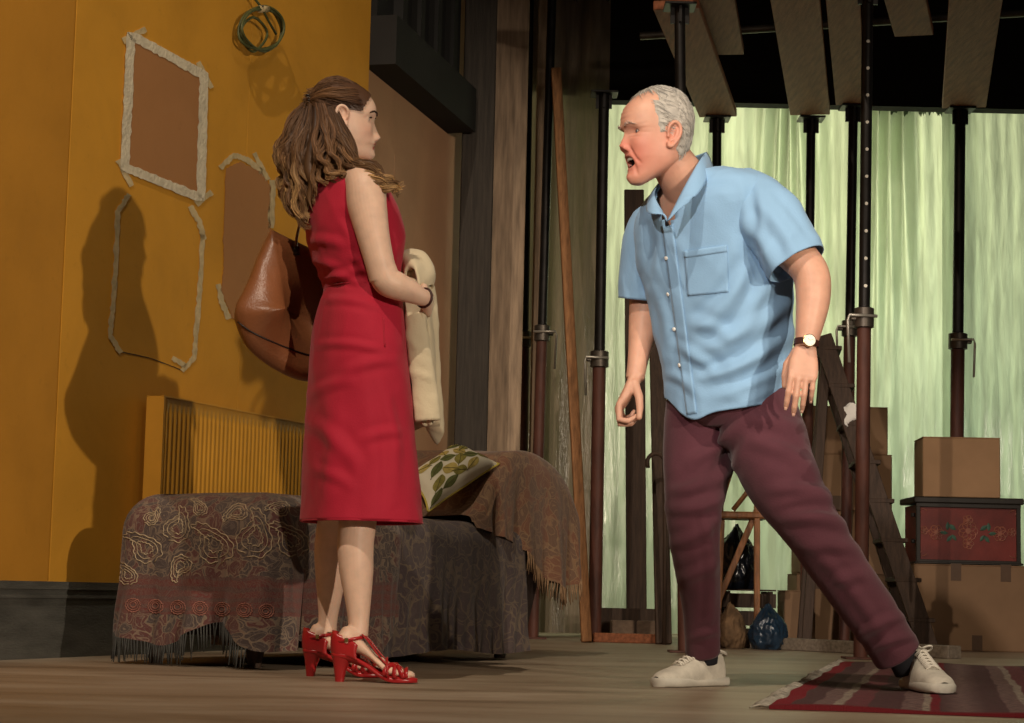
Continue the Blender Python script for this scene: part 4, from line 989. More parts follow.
    def lids(s, g, side, up=(12, 75), lo=(-62, -18), r=.0142):
        c = s.eye_at(side)
        for (e0, e1) in (up, lo):
            out, inn = [], []
            for kk in np.linspace(0, 1, 7):
                for lst, rr in ((out, r), (inn, r-.0035)):
                    row = []
                    for a in np.linspace(-100, 100, 27):
                        near, far = (e0, e1) if abs(e0) < abs(e1) else (e1, e0)
                        ed_ = -2+(near+2)*max(0, math.cos(math.radians(a*90/64 if abs(a) < 64 else 90)))+(1.5 if near > 0 else -1.5); e = ed_+(far-ed_)*kk
                        row.append(s.W((c[0]+rr*math.cos(math.radians(e))*math.sin(math.radians(a)), c[1]+rr*math.cos(math.radians(e))*math.cos(math.radians(a)), c[2]+rr*math.sin(math.radians(e)))))
                    lst.append(row)
            loop = []
            m_ = len(out); rows = [o_+i_[::-1] for o_, i_ in zip(out, inn)]
            g.loft([[tuple(p) for p in r_] for r_ in rows], True, True)
    def eyeball(s, side, parent, iris, gaze=(0, 1, 0)):
        c = s.eye_at(side); r = .0122; gz = Vector(gaze).normalized(); u = gz.orthogonal().normalized(); w = gz.cross(u); g = G(); rings = []; att = []
        for k, an in enumerate(np.linspace(.001, math.pi, 26)):
            rr = r*(1.03 if an < .5 else 1.0)
            rings.append([tuple(s.W(Vector(c)+(gz*math.cos(an)+(u*math.cos(t)+w*math.sin(t))*math.sin(an))*rr)) for t in np.linspace(0, 2*math.pi, 25)[:-1]])
            col = (.01, .01, .01) if an < .20 else (iris if an < .47 else (.62, .56, .52)); att.append([col]*24)
        g.loft(rings, True, True, np.array(att)); return obj('eye', g, M['eye'], parent, True)
    def brow(s, side, parent, m, pts, thick=.0035, n=90, L=.012, seed=1, off=.002):
        g = G(); R = random.Random(seed); K = crom(pts, n)
        for i in range(n):
            x, z = K[i]; y = s.surf_y(x, z); p = Vector((side*(x+R.uniform(-.001, .001)), y+off, z+R.uniform(-thick, thick)))
            e = p+Vector((side*L*.8, -L*.25+.002*R.random(), L*R.uniform(-.25, .35)))
            g.tube([s.W(p), s.W(p.lerp(e, .5)+Vector((0, .0025, 0))), s.W(e)], [.0007, .0008, .0003], 4)
        return obj('eyebrow', g, m, parent, True)
M['eye'] = hair_mat('eye_surface'); M['eye'].node_tree.nodes['Principled BSDF'].inputs['Roughness'].default_value = .12
M['hair'] = hair_mat('hair_strands')
# ------------------------------------------------------------------ hand
def hand(g, origin, f, p, left=False, sc=1.0, curls=None, spread=(6, 1, -4, -9), thumb=None):
    f = Vector(f).normalized(); p = Vector(p); p = (p-f*p.dot(f)).normalized(); r = f.cross(p)
    if left: r = -r
    o = Vector(origin)
    def q(a, b, c): return o+(f*a+r*b+p*c)*sc
    rings = []
    for a, w, t, b0, c0 in ((-.02, .026, .020, 0, 0), (.0, .028, .019, 0, 0), (.02, .034, .019, .001, .001), (.045, .040, .0175, .001, .002), (.07, .042, .0155, 0, .001), (.088, .041, .0130, -.001, 0), (.100, .036, .0095, -.002, 0), (.104, .022, .005, -.002, 0)):
        rings.append(ring(q(a, b0, c0), r, p, w*sc, t*sc, t*sc, 32, 2.7))
    g.loft(np.array(rings), True)
    base = ((.094, .031), (.100, .0105), (.096, -.0105), (.086, -.030)); lens = ((.044, .027, .020), (.048, .031, .021), (.045, .028, .021), (.035, .021, .018))
    rad = (.0094, .0096, .0090, .0080)
    curls = curls or ((20, 25, 15),)*4; tips = []
    for k in range(4):
        a, b = base[k]; pos = q(a-.014, b, -.002); d0 = (f+r*math.tan(math.radians(spread[k]))).normalized(); ang = 0; pts = [(pos, rad[k]*1.08*sc)]
        pos = q(a, b, -.002); pts.append((pos, rad[k]*1.06*sc))
        for j in range(3):
            ang += math.radians(curls[k][j]); d = d0*math.cos(ang)+p*math.sin(ang); L = lens[k][j]*sc
            pts.append((pos+d*L*.5, rad[k]*(.96-.07*j)*sc)); pos = pos+d*L; pts.append((pos, rad[k]*(1.0-.10*j)*sc*(1 if j < 2 else .84)))
        limb(g, pts, len(pts), 12, tip=True, dense=False); tips.append((pos, d, p))
    th = thumb or dict(d1=(.62, .62, .35), d2=(.8, .25, .35), d3=(.9, .05, .3))
    pos = q(.018, .022, .006); pts = [(q(.005, .012, .004), .015*sc), (pos, .0165*sc)]
    for k, (L, rr) in enumerate(((.045, .0125), (.034, .0108), (.027, .0088))):
        a, b, c = th['d%d' % (k+1)]; d = (f*a+r*b+p*c).normalized(); pts.append((pos+d*L*.5*sc, rr*1.06*sc)); pos = pos+d*L*sc; pts.append((pos, rr*sc))
    limb(g, pts, len(pts), 12, tip=True, dense=False); tips.append((pos, d, p))
    return tips
# ================================================================== the man
M['skin_man'] = skin_mat('skin_ruddy', (.60, .335, .235), (.56, .17, .12), (.42, .15, .12))
M['shirt'] = mat('blue_cotton', (.245, .425, .640), .8, .06, 5, bump=.12, bs=220, spec=.2, sheen=.1)
M['trousers'] = mat('plum_cotton', (.082, .025, .036), .85, .14, 8, bump=.18, bs=200, spec=.2, sheen=.15)
M['sock'] = mat('dark_sock', (.012, .012, .016), .9)
M['canvas'] = mat('canvas_offwhite', (.55, .51, .43), .85, .16, 25, bump=.2, bs=200); M['rubber'] = mat('rubber_sole', (.52, .49, .42), .6, .2, 14); M['lace'] = mat('lace', (.62, .58, .50), .9, .1)
FM = Vector((-.68, -.73, 0)).normalized(); LM = Vector((-FM.y, FM.x, 0)); LM = Vector((.73, -.68, 0)).normalized()
man = thing('person', 'grey-haired man in blue short-sleeved shirt and plum trousers, leaning forward and shouting', 'person', Vector((P(770, 660, 5.78).x, 5.78, 0)))
SH = [ # px, py, Y, w, df, db, forward tilt, side tilt
 (727, 408, 5.775, .182, .150, .150, -.20, .06), (727, 375, 5.77, .188, .163, .150, -.18, .06), (725, 330, 5.755, .203, .178, .150, -.14, .07),
 (720, 285, 5.73, .222, .180, .158, -.10, .08), (714, 245, 5.70, .234, .172, .165, -.10, .10), (708, 214, 5.665, .232, .150, .160, -.12, .12),
 (703, 195, 5.645, .200, .120, .140, -.16, .13), (698, 183, 5.63, .145, .092, .112, -.20, .13), (692, 174, 5.61, .085, .070, .085, -.25, .10)]
def shirt_rings(scale, m, i0=0.0, n=150, e=2.3):
    K = crom([(*P(a, b, c), w, f, k, t, s) for a, b, c, w, f, k, t, s in SH], m); out = []
    for k in K[int(i0*m):]:
        a = LM+Vector((0, 0, k[7])); b = FM+Vector((0, 0, k[6])); out.append(ring(k[:3], a, b, k[3]*scale, k[4]*scale, k[5]*scale, n, e))
    return np.array(out)
SLL = [(P(737, 200, 5.60), .092), (P(760, 212, 5.545), .096), (P(779, 236, 5.50), .092), (P(797, 264, 5.475), .083)]
SLR = [(P(676, 222, 5.70), .050), (P(662, 226, 5.765), .078), (P(650, 241, 5.81), .080), (P(644, 268, 5.835), .072), (P(640.5, 300, 5.85), .063)]
sr = shirt_rings(1.0, 150)
for i in range(46):      # front tails part and lift away from the placket
    qx, qy = to_px_np(sr[i]); sr[i][:, 2] += (1-i/46)**1.5*(.062*np.exp(-((qx-662)/15)**2)-.016*np.exp(-((qx-696)/12)**2))*(sr[i][:, 1] < sr[i][:, 1].mean()+.1)
sg = G(); sg.loft(sr, False)
for sl in (SLL, SLR):
    K = crom([(*p, r) for p, r in sl], 60); sg.tube([Vector(k[:3]) for k in K], [k[3] for k in K], 96, False)
folds = [(752, 262, 690, 338, .012, 8), (790, 300, 695, 352, .012, 8), (793, 330, 700, 378, .010, 7), (790, 362, 712, 398, .009, 6), (735, 240, 700, 300, .007, 8),
  (770, 300, 735, 350, -.009, 7), (760, 345, 690, 372, -.008, 5), (690, 322, 730, 335, .008, 6), (675, 345, 715, 372, .008, 5), (668, 372, 700, 395, .006, 5),
  (755, 200, 800, 262, .007, 6), (770, 190, 812, 245, -.006, 5), (745, 225, 778, 272, .007, 6), (748, 182, 752, 240, -.007, 5), (752, 236, 745, 300, -.012, 9), (640, 215, 632, 290, .004, 4), (650, 225, 645, 290, -.005, 4),
  (700, 190, 735, 185, -.004, 5), (672, 235, 690, 262, .004, 6), (780, 380, 735, 402, .006, 5), (655, 290, 668, 360, .006, 5)]
wrinkle(sg, folds, .0042, 7.5, 1, (1, 1, .8))
V_ = sg.verts(); px_, py_ = to_px_np(V_)
def in_poly(x, y, poly):
    c = np.zeros(len(x), bool); j = len(poly)-1
    for i in range(len(poly)):
        (xi, yi), (xj, yj) = poly[i], poly[j]; c ^= ((yi > y) != (yj > y)) & (x < (xj-xi)*(y-yi)/(yj-yi+1e-9)+xi); j = i
    return c
op_ = in_poly(px_, py_, [(667.5, 226), (657, 205), (657, 192), (668, 175), (690, 160), (702, 166), (688, 190), (677, 206)]) & (V_[:, 1] < 5.66)
sg.f = [f for f in sg.f if not any(op_[i] for i in f)]
SB = bvh_of(sg)
g2 = G(); g2.add(sg.verts(), sg.f)
so = obj('shirt', g2, M['shirt'], man, True, fixn=False, label='light blue short-sleeved cotton shirt')
md = so.modifiers.new('thick', 'SOLIDIFY'); md.thickness = .003; md.offset = -1
# collar leaves lie on the shirt, follow the neck opening
def on(px, py, off): 
    h, n = hit(SB, px, py, off); return h
def strip(pairs, m=24, th=.004, parent=so, name='collar', mm='shirt'):
    K = crom([(*a, *b) for a, b in pairs], m); rows = []
    for k in K:
        a, b = Vector(k[:3]), Vector(k[3:]); row = [tuple(a.lerp(b, t)+Vector((0, -.006, .004))*math.sin(math.pi*t)) for t in np.linspace(0, 1, 8)]
        rows.append(row)
    g = G(); R = np.array(rows); g.loft(R, False, False); o = obj(name, g, M[mm], parent, True, fixn=False)
    md = o.modifiers.new('thick', 'SOLIDIFY'); md.thickness = th; md.offset = 0; return o
strip([(P(706, 152, 5.69), P(713, 168, 5.70)), (P(700, 160, 5.55), P(709, 176, 5.54)), (P(690, 177, 5.485), P(703, 187, 5.475)), (P(681, 194, 5.465), P(696, 196, 5.455)), (P(676, 204, 5.455), P(693, 197, 5.445)), (P(667, 222, 5.455), P(690, 202, 5.445))])
strip([(P(667, 222, 5.46), P(664, 214, 5.46)), (P(662, 211, 5.485), P(652, 214, 5.475)), (P(656, 200, 5.52), P(647, 211, 5.52)), (P(655, 190, 5.58), P(648, 201, 5.59)), (P(664, 178, 5.66), P(655, 190, 5.68))])
strip([(P(664, 178, 5.66), P(655, 192, 5.68)), (P(682, 162, 5.74), P(676, 180, 5.77)), (P(706, 152, 5.69), P(713, 168, 5.70))])
# placket, buttons, chest pocket
def decal(px_poly, off, th, name, mm, nx=10, ny=14):
    (a, b, c, d) = [Vector((*q, 0)) for q in px_poly]; rows = []
    for i in range(ny):
        v = i/(ny-1); l = a.lerp(d, v); r = b.lerp(c, v); row = []
        for j in range(nx):
            q = l.lerp(r, j/(nx-1)); h = on(q.x, q.y, off); row.append(tuple(h) if h is not None else (row[-1] if row else rows[-1][j]))
        rows.append(row)
    g = G(); g.loft(np.array(rows), False, False); o = obj(name, g, M[mm], so, True, fixn=False)
    md = o.modifiers.new('thick', 'SOLIDIFY'); md.thickness = th; md.offset = 0; return o
decal([(662, 226), (673, 224), (697, 413), (687, 415)], .0015, .0015, 'placket', 'shirt', 6, 60)
decal([(684, 251), (727, 245), (729, 292), (688, 296)], .0018, .0018, 'chest_pocket', 'shirt', 18, 20)
decal([(684, 251), (727, 245), (727.4, 252), (684.6, 258)], .003, .0015, 'pocket_hem', 'shirt', 18, 4)
M['button'] = mat('pearl_button', (.70, .70, .66), .25, .05)
for bx_, by_ in ((667, 258), (669, 294), (675, 329), (680.5, 365)):
    h, n = hit(SB, bx_, by_, .005); u = n.orthogonal().normalized(); g = G(); g.tube([h-n*.001, h+n*.001, h+n*.0018], [.0058, .0058, .0035], 14); obj('button', g, M['button'], so, True)
# trousers
tg = G()
def cloth_tube(keys, m, n): 
    K = crom([(*p, r) for p, r in keys], m); tg.tube([Vector(k[:3]) for k in K], [k[3] for k in K], n, False)
RLEG = [(P(704, 405, 5.83), .110), (P(700, 440, 5.82), .106), (P(696, 480, 5.79), .094), (P(694, 512, 5.765), .081), (P(696, 555, 5.80), .069), (P(701, 605, 5.88), .057), (P(703, 652, 5.95), .052)]
LLEG = [(P(752, 402, 5.74), .118), (P(766, 440, 5.70), .117), (P(785, 485, 5.66), .104), (P(815, 532, 5.63), .085), (P(842, 572, 5.66), .078), (P(872, 615, 5.70), .073), (P(897, 654, 5.735), .070)]
cloth_tube(RLEG, 130, 96); cloth_tube(LLEG, 130, 96)
hip = []
for k, (a, b, c, w, df, db) in enumerate(((727, 375, 5.775, .165, .135, .135), (727, 400, 5.78, .175, .142, .145), (728, 415, 5.78, .176, .135, .150), (730, 428, 5.78, .150, .105, .130))):
    hip.append(ring(P(a, b, c), LM, FM, w, df, db, 96, 2.2))
hp = crom(np.array(hip).reshape(4, -1), 30).reshape(30, 96, 3); tg.loft(hp, True)
pf = [(738, 425, 690, 462, .009, 6), (735, 440, 700, 490, -.007, 6), (728, 470, 672, 492, .008, 6), (722, 500, 668, 508, .008, 6), (718, 520, 672, 545, .006, 6), (720, 560, 680, 580, .004, 6),
  (745, 420, 800, 430, .006, 7), (748, 440, 815, 470, .007, 7), (770, 490, 832, 495, .009, 6), (780, 512, 838, 508, -.008, 5), (785, 520, 850, 525, .009, 6), (800, 548, 860, 550, .006, 6), (830, 585, 868, 575, .005, 6), (855, 640, 905, 615, .006, 5), (868, 652, 915, 636, .005, 4), (700, 500, 706, 640, .005, 5), (800, 540, 890, 650, .004, 6), (690, 640, 720, 632, .004, 4)]
wrinkle(tg, [(a, b, c, d, e*1.25, f) for a, b, c, d, e, f in pf], .0024, 6, 5, (1, 1, 1), False)
to = obj('trousers', tg, M['trousers'], man, True, fixn=False, label='plum cotton trousers')
md = to.modifiers.new('thick', 'SOLIDIFY'); md.thickness = .003; md.offset = -1
# head, arms, hands: one continuous skin
HM = dict(nas=.024, tip=-.025, nb=-.043, H=.022, sock=.0115, eye=.014, brow=.033, browh=.0055, mouth=-.071, open=.0125, chin=-.112, chinh=.005, naso=.0058, bag=.0034, fore=.0022, jowl=.0040, crow=.0022)
rowsM = [(-.134, .076, .058, .008), (-.129, .090, .048, .024), (-.114, .096, .022, .040), (-.092, .094, -.018, .055), (-.065, .098, -.058, .066), (-.040, .100, -.070, .071), (-.015, .101, -.080, .074),
         (.010, .102, -.086, .077), (.032, .110, -.090, .079), (.060, .112, -.092, .080), (.088, .102, -.088, .076), (.115, .077, -.074, .064), (.136, .045, -.048, .043), (.147, .018, -.018, .018), (.149, .002, -.002, .002)]
hm = Head(rowsM, HM, frame((-.95, -.31, -.03), pitch=0), P(659.5, 140, 5.55))
bg = G(); hm.skin(bg); hm.ear(bg, 1, .0745, .070); hm.ear(bg, -1, .0745, .070)
for sd in (-1, 1): hm.lids(bg, sd, (26, 78), (-66, -28))
limb(bg, [(hm.W((0, -.012, -.03)), .058), (P(676, 168, 5.575), .064), (P(687, 186, 5.61), .070), (P(697, 205, 5.65), .078)], 16, 40)
bg.loft(np.array([r.mean(0)+(r-r.mean(0))*(.80 if i < 22 else .80+.14*(i-22)/17) for i, r in enumerate(shirt_rings(1.0, 40, 0, 60))]), True)
bg.loft(np.array([r.mean(0)+(r-r.mean(0))*.82 for r in hp[::3, ::2]]), True)
limb(bg, [(p, r*.72) for p, r in RLEG[1:]], 40, 24); limb(bg, [(p, r*.70) for p, r in LLEG[1:]], 40, 24)
limb(bg, [(P(704, 640, 5.95), .034), (P(702, 660, 5.96), .036)], 6, 16); limb(bg, [(P(895, 640, 5.73), .034), (P(906, 664, 5.745), .036)], 6, 16)
wl_, wr_ = P(806, 346, 5.43), P(635, 379, 5.815)
limb(bg, [(P(745, 205, 5.58), .062), (P(775, 235, 5.52), .058), (P(803, 262, 5.475), .052), (P(812, 278, 5.455), .0505), (P(813, 300, 5.445), .0470), (P(810, 322, 5.435), .0395), (P(806.5, 342, 5.43), .0315), (wl_, .030)], 50, 32)
limb(bg, [(P(658, 222, 5.77), .060), (P(648, 262, 5.84), .052), (P(645, 296, 5.86), .046), (P(644, 315, 5.855), .0445), (P(642, 335, 5.845), .040), (P(638, 360, 5.825), .0305), (wr_, .027)], 50, 32)
tipsL = hand(bg, wl_, (P(799, 405, 5.40)-wl_), (.10, 1, .10), True, .98, ((14, 18, 12), (12, 20, 14), (14, 24, 16), (18, 26, 16)), (2, 0, -1, -3), dict(d1=(.80, .50, .30), d2=(.95, .05, .25), d3=(.98, -.1, .2)))
tipsR = hand(bg, wr_, (-.46, -.08, -.88), (1, -.10, -.50), False, 1.02, ((28, 82, 42), (36, 86, 45), (40, 88, 45), (44, 88, 45)), (4, 1, -2, -5), dict(d1=(.70, .35, .75), d2=(.88, .10, .55), d3=(.92, .0, .40)))
bgR = remesh(bg, .0025, 1)
def face_masks(g, h, lipz, open_, reds, lipw=.020, lips=.8):
    V = g.verts(); L = h.L(V); ax = np.abs(L[:, 0]); inhead = (np.linalg.norm(L, axis=1) < .17) & (L[:, 1] > .03)
    A = np.zeros((len(V), 3))
    for (x, y, z, r, k) in reds: A[:, 0] += k*np.exp(-(((ax-x)**2+(L[:, 1]-y)**2+(L[:, 2]-z)**2)/r**2))*(np.linalg.norm(L, axis=1) < .2)
    lip = np.exp(-((L[:, 2]-(lipz+.0065+open_))/.0048)**4)+np.exp(-((L[:, 2]-(lipz-.0075-open_))/.0056)**4)
    A[:, 1] = np.clip(lip, 0, 1)*np.clip((lipw-ax)/.004, 0, 1)*inhead*lips*(L[:, 1] > .07)
    if open_ > .002:
        sy = np.array([.078]); A[:, 2] = ((np.abs(L[:, 2]-lipz) < open_*.95) & (ax < .019) & (L[:, 1] < .088) & inhead)*1.0
    g.a = [np.clip(A, 0, 1)]; g.v = [V]; return g
face_masks(bgR, hm, HM['mouth'], HM['open'], ((0, .12, -.028, .03, .9), (.045, .08, -.03, .045, .75), (.078, -.01, .0, .04, .65), (0, .11, -.10, .05, .4), (.03, .09, -.08, .04, .5), (.0, .11, .07, .05, .25), (.05, .02, -.08, .05, .45)), .021, .55)
mb = obj('body', bgR, M['skin_man'], man, True, fixn=False)
for sd in (-1, 1): hm.eyeball(sd, man, (.06, .075, .09), (.05*sd, 1, -.03))
M['greyhair'] = hair_mat('grey_hair')
M['browgrey'] = mat('grey_eyebrow', (.52, .40, .33), .6)
for sd in (-1, 1): hm.brow(sd, man, M['browgrey'], [(.012, .030), (.024, .035), (.037, .036), (.048, .031)], .003, 45, .009, 3, .0005)
g = G()
for k in range(-3, 4):
    x = k*.0052; y = hm.surf_y(.0, HM['mouth']+.024)-.008-abs(k)*.0012; g.box(hm.W((x, y, HM['mouth']+HM['open']-.003)), (.0050, .004, .008), hm.R, .001)
obj('teeth', g, mat('teeth', (.55, .48, .38), .3, .05), man)
M['lash'] = mat('lash_line', (.10, .045, .035), .7)
for sd in (-1, 1):
    c = hm.eye_at(sd)
    for nm, near, rr in (('upper_lash', 26, .00075), ('lower_lash', -28, .0005)):
        g = G(); pts = []
        for a in np.linspace(-66, 72, 18):
            e = math.radians(-2+(near+2)*max(0, math.cos(math.radians(a*90/64 if abs(a) < 64 else 90)))); a_ = math.radians(a); pts.append(hm.W((c[0]+.0146*math.cos(e)*math.sin(a_), c[1]+.0146*math.cos(e)*math.cos(a_), c[2]+.0146*math.sin(e))))
        g.tube(pts, rr, 6); obj(nm, g, M['lash'], man, True)
# thin grey hair: scalp shell plus combed strands
def hair_region(v, th, h):
    p = h.pt(v, th); y, z = p[1], p[2]; front = .052+.02*math.cos(3*th) if z > .095 else .030+max(0, z)*.22
    lim = front-y; low = z-(-.058 if y < -.03 else (.002 if y > .012 else -.004-(.012-y)*1.2))
    e = math.hypot((y+.008)/.022, (z+.002)/.036)-1 if abs(p[0]) > .06 else 1
    return min(lim/.014, low/.012, e/.25)
def man_hair():
    g = G(); m, n = 110, 180; idx = {}; V = []; A = []; F = []
    vs = np.linspace(.25, 1, m); ts = np.linspace(-math.pi, math.pi, n, endpoint=False); msk = np.zeros((m, n))
    for i, v in enumerate(vs):
        for j, t in enumerate(ts): msk[i, j] = max(-1, min(1, hair_region(v, t, hm)))
    for i, v in enumerate(vs):
        for j, t in enumerate(ts):
            k = msk[i, j]; p = hm.pt(v, t); st = .0012*math.sin(150*p[2]+30*math.sin(p[1]*40))+.0012*noise.noise(Vector((p[0]*60, p[1]*25, p[2]*160)))
            V.append(hm.pt(v, t, (.0050 if p[1] < 0 else .0036)*min(1, max(0, k*.8+.1))-.0035*(1-max(0, min(1, k*2)))+st)); c = .40+.14*noise.noise(Vector((p[0]*40, p[1]*30, p[2]*120))); A.append((c, c*.93, c*.82))
    for i in range(m-1):
        for j in range(n):
            q = (i*n+j, i*n+(j+1) % n, (i+1)*n+(j+1) % n, (i+1)*n+j)
            if min(msk.ravel()[list(q)]) > -.2: F.append(q)
    g.add(hm.Wn(V), F, A)
    R = random.Random(5); made = 0
    while made < 1500:
        v, t = R.uniform(.30, .99), R.uniform(-math.pi, math.pi); k = hair_region(v, t, hm)
        if k < 0: continue
        made += 1; s = 1 if t > 0 else -1; pts = []; L = R.uniform(.25, .6); o = .0035+R.random()*.0045
        for q in np.linspace(0, 1, 6):
            tt = t+s*L*q if abs(t) < 2.7 else t; vv = v-.035*q*(1 if abs(t) < 2 else 2.2)-.03*q*q
            if abs(tt) > math.pi: tt = s*math.pi
            pts.append(Vector(hm.Wn(hm.pt(max(vv, .27), tt, o*(1-.5*q)))[0])+Vector((R.gauss(0, .0004), R.gauss(0, .0004), R.gauss(0, .0006))))
        c = R.uniform(.28, .68); g.tube(pts, [.0005, .0008, .0008, .0008, .0006, .0003], 3, False, a=[(c, c*.95, c*.86)]*18)
    return obj('hair', g, M['greyhair'], man, True, fixn=False, label='thin swept-back grey hair')
man_hair()
# nails
M['nail'] = mat('nail', (.60, .36, .27), .5, .05)
def nails(tips, parent, flip, sc=1.0):
    for pos, d, p in tips:
        u = (p-d*p.dot(d)).normalized(); s = d.cross(u); c = pos-u*.0066*sc+d*.001
        R = Matrix((s, d, u)).transposed(); g = G(); g.box(c, (.0075*sc, .009*sc, .0012), R, .001); obj('nail', g, M['nail'], parent, True)
nails(tipsL[:4], man, 1)
# wristwatch
def watch():
    ax = (P(805.5, 350, 5.428)-P(807.5, 334, 5.433)).normalized(); c = P(806.5, 343.5, 5.43); M['strap'] = mat('watch_strap', (.055, .018, .014), .45, .2); M['gold'] = mat('watch_case', (.55, .38, .16), .25, .1, metal=.9)
    n = Vector((.10, -1, 0)); n = (n-ax*n.dot(ax)).normalized(); s = ax.cross(n)
    g = G(); g.tube([c-ax*.009, c-ax*.008, c+ax*.008, c+ax*.009], [.0335, .0348, .0348, .0335], 40, False); 
    st = obj('watch_strap', g, M['strap'], man, True, auto=40, label='dark leather watch strap'); md = st.modifiers.new('t', 'SOLIDIFY'); md.thickness = .003
    f = c+n*.036+s*.002
    g = G(); g.tube([f-n*.006, f, f+n*.004, f+n*.005], [.0165, .0180, .0180, .0165], 32); cs = obj('watch_case', g, M['gold'], st, True, auto=35)
    g = G(); g.tube([f+n*.004, f+n*.0056], .0158, 32); obj('watch_dial', g, mat('watch_dial', (.80, .76, .64), .3, .03), st, True, auto=35)
    g = G()
    for k in range(12):
        an = k*math.pi/6; dr = s*math.sin(an)-ax*math.cos(an); g.beam(f+n*.0059+dr*.0112, f+n*.0059+dr*.0142, .0012, .0005, n)
    for an, L in ((.9, .007), (-1.2, .0105)): dr = s*math.sin(an)-ax*math.cos(an); g.beam(f+n*.0062, f+n*.0062+dr*L, .0012, .0006, n)
    obj('watch_hands', g, M['propdark'], st)
watch()
# shoes
def sneaker(heel, d, L, name_label, yaw_up=0.0):
    d = Vector(d).normalized(); s = Vector((d.y, -d.x, 0)); up = Vector((0, 0, 1))
    def q(a, b, z): return heel+d*(a*L)+s*b*L/.30+up*z
    prof = [(.0, .022, .030), (.02, .034, .033), (.10, .037, .036), (.30, .036, .036), (.5, .043, .042), (.68, .050, .049), (.84, .047, .047), (.95, .034, .034), (1.0, .014, .014)]
    K = crom(prof, 50)
    def outline(inset, z): return [tuple(q(a, b1-inset*1.0, z)) for a, b1, b2 in K]+[tuple(q(a, -b2+inset, z)) for a, b1, b2 in K[::-1]]
    g = G(); g.loft([outline(.004, .001), outline(-.002, .006), outline(-.003, .020), outline(.001, .026), outline(.004, .027)], True)
    so_ = obj('shoe_sole', g, M['rubber'], man, True, auto=50, label='worn off-white rubber sole')
    # upper: rings across the foot from heel to toe
    U = crom([(.015, .016, .055), (.06, .030, .094), (.16, .036, .104), (.30, .037, .108), (.42, .041, .094), (.56, .046, .076), (.70, .048, .060), (.84, .044, .049), (.94, .033, .040), (.995, .012, .030)], 46); rows = []
    for a, w, h in U:
        row = []
        for t in np.linspace(0, math.pi, 25):
            cx, sz = math.cos(t), math.sin(t); row.append(tuple(q(a, w*np.sign(cx)*abs(cx)**.8, .020+(h-.020)*sz**.85)))
        rows.append(row)
    g = G(); g.loft(np.array(rows), False, False); wrinkle(g, [], .0012, 26, 3); up_ = obj('shoe_upper', g, M['canvas'], man, True, fixn=False, label='off-white canvas lace-up shoe')
    def top(a, b, o):
        h = np.interp(a, U[:, 0], U[:, 2]); w = np.interp(a, U[:, 0], U[:, 1]); t = math.acos(max(-1, min(1, np.sign(b)*(abs(b)/w)**1.25))); return q(a, b*(1+o*6), .020+(h-.020+o)*math.sin(t)**.85)
    g = G(); rws = [[tuple(top(a, b, .004)) for b in np.linspace(-.017, .017, 7)] for a in np.linspace(.30, .70, 14)]; g.loft(np.array(rws), False, False); obj('shoe_tongue', g, M['canvas'], up_, True)
    for k, a in enumerate(np.linspace(.36, .66, 6)):
        g = G(); g.tube([top(a, -.022, .003), top(a+.008, -.010, .009), top(a+.016, .004, .010), top(a+.03, .021, .003)], .0030, 6); obj('shoe_lace', g, M['lace'], up_, True)
        g = G(); g.tube([top(a, .022, .003), top(a+.008, .010, .010), top(a+.016, -.004, .009), top(a+.03, -.021, .003)], .0030, 6); obj('shoe_lace', g, M['lace'], up_, True)
    for sg_ in (-1, 1):
        c = top(.34, 0, .008); g = G(); pts = [c+(d*(.012*math.sin(2*t))+s*sg_*(.030*math.sin(t))+up*(.016*math.sin(t)*math.cos(t)+.004)) for t in np.linspace(0, math.pi, 14)]; g.tube(pts, .0028, 6); obj('shoe_lace', g, M['lace'], up_, True)
    g = G(); rt = [[tuple(q(.13+.17*math.cos(t)*.95, .036*math.sin(t)*.95, .098+.012*math.cos(t)+z)) for t in np.linspace(0, 2*math.pi, 25)[:-1]] for z in (0, .008)]; g.loft(np.array(rt), False, True); o = obj('shoe_rim', g, M['canvas'], up_, True); md = o.modifiers.new('t', 'SOLIDIFY'); md.thickness = .005
def fp(px, py): return PZ(px, py, 0)
hR = fp(722, 679); hR.y = 6.02; hR.x = P(722, 679, 6.02).x
sneaker(hR, Vector((-.66, -.60, 0)), .285, 'r')
hL_ = Vector((P(910, 672, 5.82).x, 5.82, .014)); sneaker(hL_, Vector((.13, -.99, 0)), .29, 'l')
for a, b, c in (((704, 640, 5.95), (703, 662, 5.965), 0), ((886, 622, 5.725), (909, 670, 5.755), 0)):
    g = G(); limb(g, [(P(*a), .046), (P(*b), .043)], 8, 24); obj('sock', g, M['sock'], man, True)
# ================================================================== the woman
M['skin_woman'] = skin_mat('skin_fair', (.74, .50, .37), (.66, .30, .22), (.30, .035, .035))
M['dress'] = mat('red_crepe', (.41, .011, .034), .75, .07, 5, bump=.12, bs=220, spec=.25, sheen=.1)
M['redleather'] = mat('red_leather', (.36, .014, .016), .28, .15, 12, spec=.5)
FW = Vector((.90, .43, 0)).normalized(); RW = Vector((FW.y, -FW.x, 0))
woman = thing('person', 'woman with long wavy brown hair in a sleeveless red dress and red heels', 'person', Vector((P(352, 660, 5.84).x, 5.84, 0)))
DR = [ # py, left px, right px, w
 (522, 302, 421, .205), (495, 303, 418.5, .200), (460, 304.5, 415.5, .193), (430, 306, 412.5, .188), (400, 308, 410, .184), (370, 309.5, 407, .181), (345, 311.5, 405, .178), (322, 315, 403.5, .168), (304, 320, 402, .148), (289, 324.5, 398.5, .132),
 (272, 318.5, 399.5, .136), (252, 311, 402.5, .146), (234, 307.5, 404.5, .155), (214, 304.5, 399, .163), (196, 304.5, 390, .166), (184, 309, 383, .155), (176, 316, 376, .120), (170, 322, 369, .085)]
